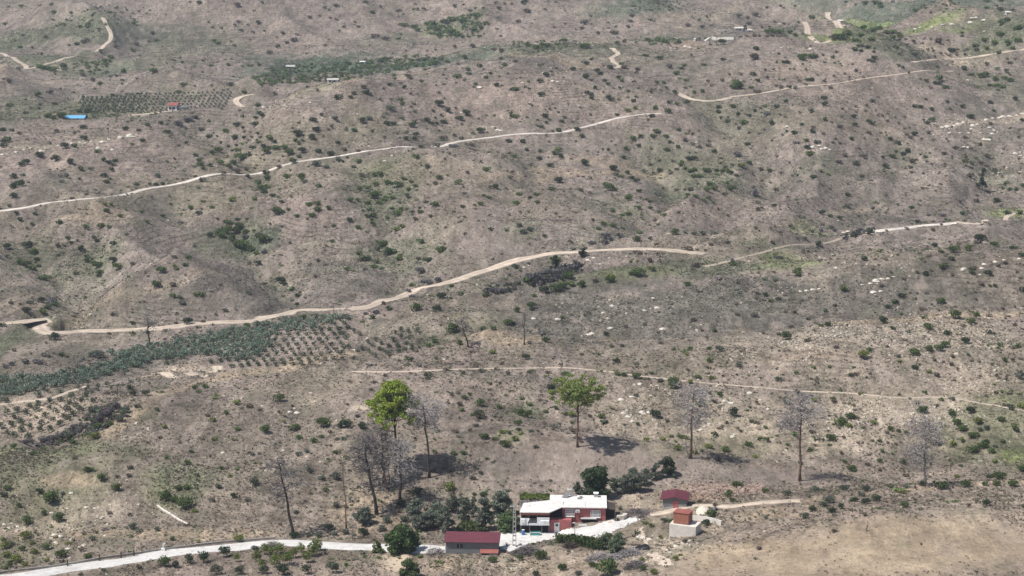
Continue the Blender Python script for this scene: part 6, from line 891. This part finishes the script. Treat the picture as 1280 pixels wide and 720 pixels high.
for x0 in (-11.95,-10.3,-8.0,-6.65): pw.box(x0-.08,x0+.08,-3.05,-2.9,-2.4,.32)
for x0 in (-10.4,-8.9): pw.box(x0-.04,x0+.04,-3.12,-3.04,.45,2.45)
pw.build('posts', M['wood'], H)
MB().box(-11.8,-6.6,-2.3,-2.1,-2.4,.28).box(-11.8,-6.6,.7,.95,.5,2.6).build('shade_backing', M['dark'], H)  # near-black sheets: shade behind the balcony openings put into their colour
t = MB().box(-6.5,-2.4,-2.2,-.02,-2.6,.95); t.box(-6.5,-2.4,-2.2,-2.06,.95,1.15); t.build('terrace', M['redwall'], H)
MB().box(-8.25,-4.2,1.75,1.98,-.5,2.88).build('porch_shade_sheet', M['dark'], H)  # shade under the porch roof painted as a near-black sheet
dr = MB().box(-5.65,-4.65,-2.27,-2.21,-1.25,.62).build('door', M['white'], H); MB().box(-5.4,-4.9,-2.30,-2.275,-.1,.4).build('pane', M['glass'], dr); MB().box(-4.82,-4.75,-2.33,-2.275,-.45,-.3).build('handle', M['steel'], dr)
for x0, x1, z0, z1 in ((-3.5,-1.95,1.3,2.55),(1.35,3.0,1.15,2.35)):
    f = MB().box(x0,x1,-.07,-.01,z0,z1).build('window', M['glass'], H); g = MB()
    g.box(x0-.1,x1+.1,-.13,-.075,z0-.1,z0).box(x0-.1,x1+.1,-.13,-.075,z1,z1+.1).box(x0-.1,x0,-.13,-.075,z0,z1).box(x1,x1+.1,-.13,-.075,z0,z1)
    for k in range(1,7): xx = x0+(x1-x0)*k/7; g.box(xx-.045,xx+.045,-.12,-.08,z0,z1)
    for k in range(1,3): zz = z0+(z1-z0)*k/3; g.box(x0,x1,-.118,-.082,zz-.035,zz+.035)
    g.build('frame', M['white'], f); MB().box(x0-.15,x1+.15,-.25,-.01,z0-.18,z0-.105).build('sill', M['white'], f)
ac = MB().box(-1.65,-.85,-.42,-.06,2.05,2.6).build('air_conditioner', M['white'], H); MB().box(-1.45,-1.05,-.45,-.425,2.15,2.5).build('fan_grille', M['steel'], ac)
MB().box(-.65,2.35,-1.0,-.01,.95,1.03).build('canopy', M['block'], H); MB().box(-.5,2.2,-.5,-.02,.3,.93).build('dark_slot', M['dark'], H)  # near-black box under the canopy
MB().box(-1.0,.6,-2.7,-1.3,-1.6,.15).box(.6,4.0,-1.5,-1.3,-1.6,.05).build('step_block', M['block'], H)
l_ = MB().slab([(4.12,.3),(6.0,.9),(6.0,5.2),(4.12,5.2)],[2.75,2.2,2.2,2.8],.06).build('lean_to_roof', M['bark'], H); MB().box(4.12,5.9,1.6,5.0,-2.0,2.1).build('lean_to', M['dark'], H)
pp = MB()
for x0, y0 in ((5.9,.95),(5.9,5.1)): pp.box(x0-.05,x0+.05,y0-.05,y0+.05,-1.5,2.2)
pp.build('lean_to_post', M['wood'], H)
ch = MB().box(1.9,2.7,6.0,6.8,3.12,3.85).build('chimney', M['block'], H); MB().box(1.8,2.8,5.9,6.9,3.85,3.95).build('cap', M['white'], ch)
so_ = MB().slab([(-4.3,5.4),(-3.2,5.4),(-2.5,6.4),(-3.5,6.4)],[3.3,3.3,4.0,4.0],.08).build('solar_panel', M['greywall'], H)
MB().tube([(-3.3,6.6,4.35),(-2.1,6.6,4.35)], .26, 10).build('water_tank', M['block'], H, smooth=True); MB().box(-3.2,-3.12,6.5,6.6,3.1,4.15).box(-2.3,-2.22,6.5,6.6,3.1,4.15).build('tank_stand', M['steel'], H)
MB().box(-1.3,-.5,4.6,5.4,3.12,3.3).box(-.9,-.3,5.5,5.9,3.12,3.4).build('roof_clutter', M['greywall'], H)
MB().tube([(.2,.3,3.1),(.2,.3,4.1)], .04, 6).build('antenna', M['steel'], H)
# pergola with vine
PX, PY, PZ = ground_at(668, 644); PX, PY = HX-9.3, HY+8.2
G = empty('pergola', (PX, PY, float(height(PX, PY))), label='pergola under a yellow-green vine behind the farmhouse', cat='pergola'); G.location.z += .75; fr = MB()
rv = random.Random(8); bv = MB()
for k in range(420):
    q0 = Vector((rv.uniform(-2.9,2.9), rv.uniform(-4.4,-1.3), 2.35+rv.random()*.45)); b_ = rv.uniform(0,6.28); dd = Vector((math.cos(b_), math.sin(b_), rv.uniform(-.2,.6)))*rv.uniform(.4,1.0); bv.tube([q0, q0+dd*.5, q0+dd+Vector((0,0,rv.uniform(-.2,.2)))], [.06,.045,.03], 3, cap=False)
bv.build('bare_vine', M['twigpale'], G)
for x0 in (-2.6,2.6): MB().box(x0-.06,x0+.06,-4.26,-4.14,-1.6,2.4).build('post', M['wood'], G)
for x0 in (-2.6,0,2.6):
    for y0 in (-1.4,1.6): MB().box(x0-.06,x0+.06,y0-.06,y0+.06,-1.4,2.7).build('post', M['wood'], G)
for y0 in (-1.4,.1,1.6): fr.box(-2.8,2.8,y0-.04,y0+.04,2.7,2.78)
fr.build('frame', M['wood'], G)
r = np.random.default_rng(3); n_ = 2600; p = np.column_stack([r.uniform(-2.9,2.9,n_), r.uniform(-1.7,1.9,n_), 2.75+.35*r.random(n_)]); p[:,2] += .3*vnoise(p[:,0]/.9, p[:,1]/.9, 4)
n1 = r.normal(size=(n_,3)); n1 /= np.linalg.norm(n1,axis=1)[:,None]; t1 = np.cross(n1,r.normal(size=(n_,3))); t1 /= np.linalg.norm(t1,axis=1)[:,None]; t2 = np.cross(n1,t1); s_ = .15
q = np.arange(n_)*4; link('vine', raw_mesh('vine', np.stack([p-t1*s_,p-t2*s_,p+t1*s_,p+t2*s_],1).reshape(-1,3), np.stack([q,q+1,q+2,q+3],1), np.repeat(np.array((.19,.24,.06))*r.uniform(.6,1.4,(n_,1)),4,0)), M['leaf'], G)
# ------------------------------------------------------------------ sheds and outbuildings
S = empty('shed', (LX, LY_, LZ), R(-3), label='long low grey shed with maroon sheet roof beside the road', cat='shed')
MB().box(-4.8,4.8,0,3.6,-1.0,2.0,.5).build('wall', M['greywall'], S)
rf = MB().slab([(-5.1,-.35),(5.1,-.35),(5.1,3.9),(-5.1,3.9)],[2.12,2.12,2.75,2.75],.08)
for k in range(25): xx = -5.0+k*.416; rf.slab([(xx,-.33),(xx+.07,-.33),(xx+.07,3.88),(xx,3.88)],[2.17,2.17,2.80,2.80],.05)
rf.build('roof', M['maroon'], S)
f = MB().box(-2.75,-1.75,-.05,-.005,.9,1.6).build('window', M['dark'], S); MB().box(-2.32,-2.2,-.08,-.055,.9,1.6).build('frame', M['block'], f)
MB().slab([(1.5,-1.3),(4.9,-1.3),(4.9,-.01),(1.5,-.01)],[.45,.45,.75,.75],.08).build('porch_roof', M['redtile'], S); MB().box(1.6,4.8,-1.1,-.9,-1.4,.3).build('porch_wall', M['block'], S); MB().box(1.9,3.2,-1.16,-1.11,-1.2,.25).build('opening', M['dark'], S)
MB().box(-5.0,-4.83,.1,3.5,-1,2.0).build('side_board', M['white'], S)
S2 = empty('shed', (MX, MY, MZ), R(-8), label='small grey shed with maroon gable roof and red door', cat='shed')
MB().box(-2.3,2.3,0,4.6,-.8,1.15).build('wall', M['block'], S2); MB().box(-2.3,2.3,.02,4.58,1.15,1.95).add([(-2.3,.03,1.95),(2.3,.03,1.95),(0,.03,2.5),(-2.3,4.57,1.95),(2.3,4.57,1.95),(0,4.57,2.5)], [(0,1,2),(5,4,3)]).build('shaded_upper_wall', M['greywall'], S2)  # upper wall darker: shadow below the eaves put into its colour
rf = MB().slab([(-2.75,-.5),(0,-.5),(0,5.0),(-2.75,5.0)],[2.05,2.68,2.68,2.05],.08).slab([(0.003,-.5),(2.75,-.5),(2.75,5.0),(.003,5.0)],[2.68,2.05,2.05,2.68],.08)
for k in range(13):
    y0 = -.48+k*.44
    for sx in (-1,1): rf.slab([(0.01*sx,y0),(2.74*sx,y0),(2.74*sx,y0+.06),(.01*sx,y0+.06)][::sx],([2.72,2.09,2.09,2.72])[::sx],.04)
rf.build('roof', M['maroon'], S2)
d_ = MB().box(-.3,.75,-.08,-.02,-.3,1.85).build('door', M['redwall'], S2); MB().box(.62,.7,-.12,-.085,.7,.85).build('handle', M['steel'], d_)
O = empty('brick_oven', (OX-.6, OY+1.2, float(height(OX, OY))), R(-24), label='red brick block on a whitewashed base below the small shed', cat='outbuilding')
MB().box(-2.6,2.5,0,3.0,-.9,1.9,.1).build('base', M['plaster'], O); mb = MB().box(-2.0,.9,.5,2.8,2.02,4.0); mb.build('brick_block', M['brickred'], O); MB().box(-2.1,1.0,.4,2.9,4.0,4.1).build('top_slab', M['redtile'], O)
tw = MB(); 
P3 = dense([(866,652),(880,653),(893,656),(900,658)], 1.0)
def wall_along(name, px, w_, h_, mat, label, cat, step=1.2, below=.3):
    P3 = dense(px, step); d = np.gradient(P3[:,:2],axis=0); d /= np.linalg.norm(d,axis=1)[:,None]; nr_ = np.stack([-d[:,1],d[:,0]],1); z = height(P3[:,0],P3[:,1]); vs = []
    for i in range(len(P3)):
        for s_, zz in ((-1,-below),(1,-below),(1,h_),(-1,h_)): q = P3[i,:2]+nr_[i]*s_*w_/2; vs.append((q[0],q[1],z[i]+zz))
    n_ = len(P3); fs = [(i*4+k,i*4+(k+1)%4,i*4+4+(k+1)%4,i*4+4+k) for i in range(n_-1) for k in range(4)]+[(0,1,2,3),((n_-1)*4+3,(n_-1)*4+2,(n_-1)*4+1,(n_-1)*4)]
    mb = MB().add(vs, fs); o = mb.build(name, mat); tag(o, label, cat); return o
wall_along('low_wall', [(866,650),(880,651),(893,654),(902,657)], .3, .9, M['plaster'], 'low whitewashed wall running right from the brick block', 'wall')
fw = wall_along('roadside_wall', [(-20,727),(0,717),(40,712),(85,706),(125,699),(160,694),(213,686.5),(280,678.5),(344,673.5)], .22, .38, M['wall'], 'long low grey wall along the upper edge of the white road', 'wall')
for i, (u, v, ph) in enumerate([(85,707,'leftmost'),(125,700.5,'second from the left'),(152,697,'third from the left'),(168,694.5,'rightmost')]):
    x, y, z = ground_at(u, v); tag(MB().box(-.12,.12,-.12,.12,-.2,1.25).build('bollard', M['bark'], None, (x, y-.35, float(height(x,y-.35)))), f'dark short post, {ph} of four against the roadside wall', 'post', 'posts on the roadside wall')
x, y, z = ground_at(204.5, 688); q = empty('water_standpipe', (x, y-.3, float(height(x,y))), label='small white standpipe marker at the edge of the white road', cat='standpipe')
MB().box(-.35,.35,-.3,.3,-.1,.5).build('base', M['white'], q); MB().box(-.1,.1,-.1,.1,.5,1.5).box(-.1,.4,-.08,.08,1.3,1.5).build('pipe', M['white'], q)
wall_along('concrete_drain', [(197,632),(203,637),(212,642),(224,650),(235,656)], .4, .15, M['plaster'], 'narrow pale concrete drain running down the left slope', 'drain', 1.0)
# poles
def pole(name, u, v, hpx, label, mat, rad=.12, lattice=False, arms=True):
    x, y, z = ground_at(u, v); h = hpx/ppm(y)/.95; o = empty(name, (x, y, float(height(x,y))-.2), label=label, cat='pole'); mb = MB()
    if lattice:
        for sx in (-.32,.32): mb.add([(sx-.07,-.14,0),(sx+.07,-.14,0),(sx+.07,.14,0),(sx-.07,.14,0),(sx*.45-.06,-.1,h),(sx*.45+.06,-.1,h),(sx*.45+.06,.1,h),(sx*.45-.06,.1,h)],[(3,2,1,0),(4,5,6,7),(0,1,5,4),(1,2,6,5),(2,3,7,6),(3,0,4,7)])
        for k in range(9): t = (k+.5)/9; wd = .30*(1-.55*t); mb.box(-wd,wd,-.08,.08,h*t-.13,h*t+.13)
    else: mb.tube([(0,0,0),(0,0,h)], [rad, rad*.6], 7)
    mb.build('post', M[mat], o)
    if arms:
        MB().box(-.8,.8,-.06,.06,h-.35,h-.22).build('crossarm', M[mat], o)
        for xx in (-.65,0,.65): MB().tube([(xx,0,h-.22),(xx,0,h+.02)], [.05,.03], 6).build('insulator', M['white'], o)
    return o
pole('utility_pole', 643, 683, 53, 'tall ladder-like concrete utility pole left of the farmhouse yard', 'pole', lattice=True)
pole('utility_pole', 417.5, 398, 20, 'small dark utility pole between the olive grove and the track', 'bark', .13)
pole('utility_pole', 292.5, 431, 18, 'small dark utility pole inside the dense olive grove', 'bark', .13)
pole('utility_pole', 147, 492, 12, 'thin short utility pole above the dark gully', 'bark', .1)
pole('utility_pole', 896, 57, 11, 'far thin utility pole beside the pale strip', 'bark', .18)
o = pole('street_lamp', 718.5, 671, 20, 'thin grey street lamp at the front of the white yard', 'steel', .07, arms=False); MB().box(-.45,.1,-.1,.1,2.85,2.97).build('lamp_head', M['white'], o)
# yard things
def barrel(u, v, mat, label, r_=.32, h_=.95):
    x, y, z = ground_at(u, v); o = empty('barrel', (x, y, float(height(x,y))+.1), label=label, cat='barrel'); MB().tube([(0,0,0),(0,0,.05),(0,0,h_*.33),(0,0,h_*.36),(0,0,h_*.66),(0,0,h_*.69),(0,0,h_)], [r_*.95,r_,r_,r_*1.06,r_*1.06,r_,r_*.96], 14).build('body', M[mat], o, smooth=False); MB().tube([(0,0,h_),(0,0,h_+.04)], r_*.8, 14).build('lid', M['white'], o)
barrel(654, 669, 'blue', 'blue plastic barrel at the left corner of the farmhouse')
x, y, z = ground_at(669, 668.5); o = empty('water_trough', (x, y-.3, float(height(x,y))+.1), label='teal plastic trough in front of the open ground floor', cat='trough'); MB().box(-.95,.95,-.4,.4,0,.12).box(-.95,.95,-.4,-.3,.12,.6).box(-.95,.95,.3,.4,.12,.6).box(-.95,-.85,-.3,.3,.12,.6).box(.85,.95,-.3,.3,.12,.6).build('tub', M['teal'], o); MB().box(-1.0,1.0,-.45,-.41,.5,.62).build('rim', M['white'], o)
x, y, z = ground_at(803, 687); o = empty('tarp_shelter', (x, y, float(height(x,y))), label='black tarp draped over a low pile beside the dirt path', cat='tarp')
N = 14; vs = []
for a in range(N):
    for b in range(N):
        p, q_ = a/(N-1)*2-1, b/(N-1)*2-1; e = max(abs(p),abs(q_)); vs.append((p*1.35+.1*random.random(), q_*1.1, max(-.1, .8*(1-e**3.2)*(1+.35*p)+.14*float(vnoise(np.array([p*2.5]),np.array([q_*2.5]),3)[0]))))
me = raw_mesh('cover', np.array(vs), np.array([(a*N+b,a*N+N+b,a*N+N+b+1,a*N+b+1) for a in range(N-1) for b in range(N-1)])); me.flip_normals(); link('cover', me, M['tarp'], o); MB().box(-2.1,-.3,-.3,.5,.82,.9).build('board', M['bark'], o)
x, y, z = ground_at(794, 668.5); pole('fence_post', 794, 669, 9, 'short dark post on the yard bank above the black tarp', 'bark', .14, arms=False)
# stone garden wall right of house
wall_along('stone_wall', [(771,650),(778,650),(782,647)], .8, .9, M['rock'], 'short pale stone wall at the right edge of the yard', 'wall', .7)
# ------------------------------------------------------------------ far buildings
def far_house(name, u, v, wpx, hpx, dm, label, wall, roof, roofh=.9, rz=0, porch=None, roofpx=None):
    x, y, z = ground_at(u, v); W = wpx/ppm(y)/2; h = hpx/ppm(y); o = empty(name, (x, y, float(height(x,y))-.2), R(rz), label=label, cat='building')
    MB().box(-W,W,0,dm,-1.0,h).build('wall', M[wall], o); 
    mb = MB().slab([(-W-.3,-.4),(W+.3,-.4),(W+.3,dm/2),(-W-.3,dm/2)],[h+.05,h+.05,h+roofh,h+roofh],.12).slab([(-W-.3,dm/2+.003),(W+.3,dm/2+.003),(W+.3,dm+.4),(-W-.3,dm+.4)],[h+roofh,h+roofh,h+.05,h+.05],.12); mb.build('roof', M[roof], o)
    for k in (-.5,.35): MB().box(W*k-.4,W*k+.4,-.06,-.01,h*.35,h*.75).build('window', M['dark'], o)
    MB().box(-.35,.35,-.06,-.01,-.2,h*.66).build('door', M['wood'], o)
    if porch: MB().box(W+.02,W+porch,.3,dm-.3,-.5,h*.75).build('porch', M['greywall'], o)
    return o
far_house('house', 215.5, 138.5, 11, 7, 6, 'far white house with red roof and dark porch beside the far orchard', 'white', 'redtile', 1.0, -4, 4.6)
far_house('house', 92.5, 149.5, 24, 2.2, 7, 'low far building with a bright blue roof below the far orchard', 'white', 'bluesheet', .9, 0)
far_house('house', 416, 103.5, 13, 4.5, 3.5, 'small white far building in front of the long far grove', 'white', 'whiteroof', .3, 0)
far_house('house', 363, 85.5, 10, 2.5, 4, 'pale far hut behind the long far grove', 'block', 'block', .8, 0)
far_house('house', 453, 80, 6, 3.0, 4, 'tiny white far hut in the long far grove', 'white', 'whiteroof', .4, 0)
far_house('house', 924, 38.5, 10, 3.5, 5, 'far white building beside a small dark tree', 'white', 'plaster', .5, 6)
far_house('house', 937, 39.5, 5, 2.0, 4, 'tiny far white outbuilding right of the small dark tree', 'white', 'plaster', .4, 0)
far_house('house', 1261, 17, 6, 2.0, 5, 'tiny far white house on the upper right hillside', 'white', 'whiteroof', .4, 0)
far_house('house', 1051, 27, 5, 1.6, 5, 'tiny far white hut above the lime green meadow', 'white', 'whiteroof', .4, 0)
wall_along('retaining_wall', [(868,51.5),(885,50.8),(900,50.2),(918,49.5)], 1.2, 1.5, M['plaster'], 'long pale retaining wall left of the far dark shrub', 'wall', 3)
for px, w_ in (([(1020,188),(1034,188)],1),):
    pass
# ------------------------------------------------------------------ light, air, camera
SUN_EL, SUN_AZ = R(59), R(-112)      # azimuth from +Y towards +X: the sun stands to the left and slightly behind the camera
w = bpy.data.worlds.new('World'); bpy.context.scene.world = w; w.use_nodes = True
n = w.node_tree.nodes; l = w.node_tree.links; sky = n.new('ShaderNodeTexSky'); sky.sky_type = 'NISHITA'; sky.sun_disc = False
sky.sun_elevation = SUN_EL; sky.sun_rotation = SUN_AZ; sky.dust_density = 1.5
l.new(sky.outputs[0], n['Background'].inputs[0]); n['Background'].inputs[1].default_value = .085
sd = bpy.data.lights.new('sun', 'SUN'); sd.energy = 4.7; sd.angle = R(.53); sd.color = (1, .965, .915)
so = bpy.data.objects.new('sun', sd); C.objects.link(so)
d = Vector((math.sin(SUN_AZ)*math.cos(SUN_EL), math.cos(SUN_AZ)*math.cos(SUN_EL), math.sin(SUN_EL)))
so.rotation_euler = d.to_track_quat('Z', 'Y').to_euler(); so.location = (0, 0, 300)
if True:
    mb = MB().box(-3400, 3400, -40, 6300, -40, 129)
    hm = bpy.data.materials.new('haze_air'); hm.use_nodes = True; hn = hm.node_tree.nodes; hl = hm.node_tree.links; hn.remove(hn['Principled BSDF'])
    pv = hn.new('ShaderNodeVolumePrincipled'); pv.inputs['Color'].default_value = (.80,.88,1,1); pv.inputs['Density'].default_value = .00013; pv.inputs['Anisotropy'].default_value = .2
    hl.new(pv.outputs[0], hn['Material Output'].inputs['Volume'])
    tag(mb.build('haze', hm), kind='stuff')
cd = bpy.data.cameras.new('camera'); cd.sensor_width = 36; cd.lens = F*36/1280; cd.clip_start = 1; cd.clip_end = 12000
cam = bpy.data.objects.new('camera', cd); C.objects.link(cam); cam.location = (0, 0, CAMZ); cam.rotation_euler = (R(90)-P, 0, 0)
sc = bpy.context.scene; sc.camera = cam; sc.view_settings.view_transform = 'Standard'; sc.view_settings.look = 'None'
sc.view_settings.exposure = 0.12; sc.view_settings.gamma = 1
sc.render.engine = 'CYCLES'; sc.cycles.max_bounces = 5; sc.cycles.diffuse_bounces = 2; sc.cycles.volume_bounces = 0; sc.cycles.transparent_max_bounces = 8
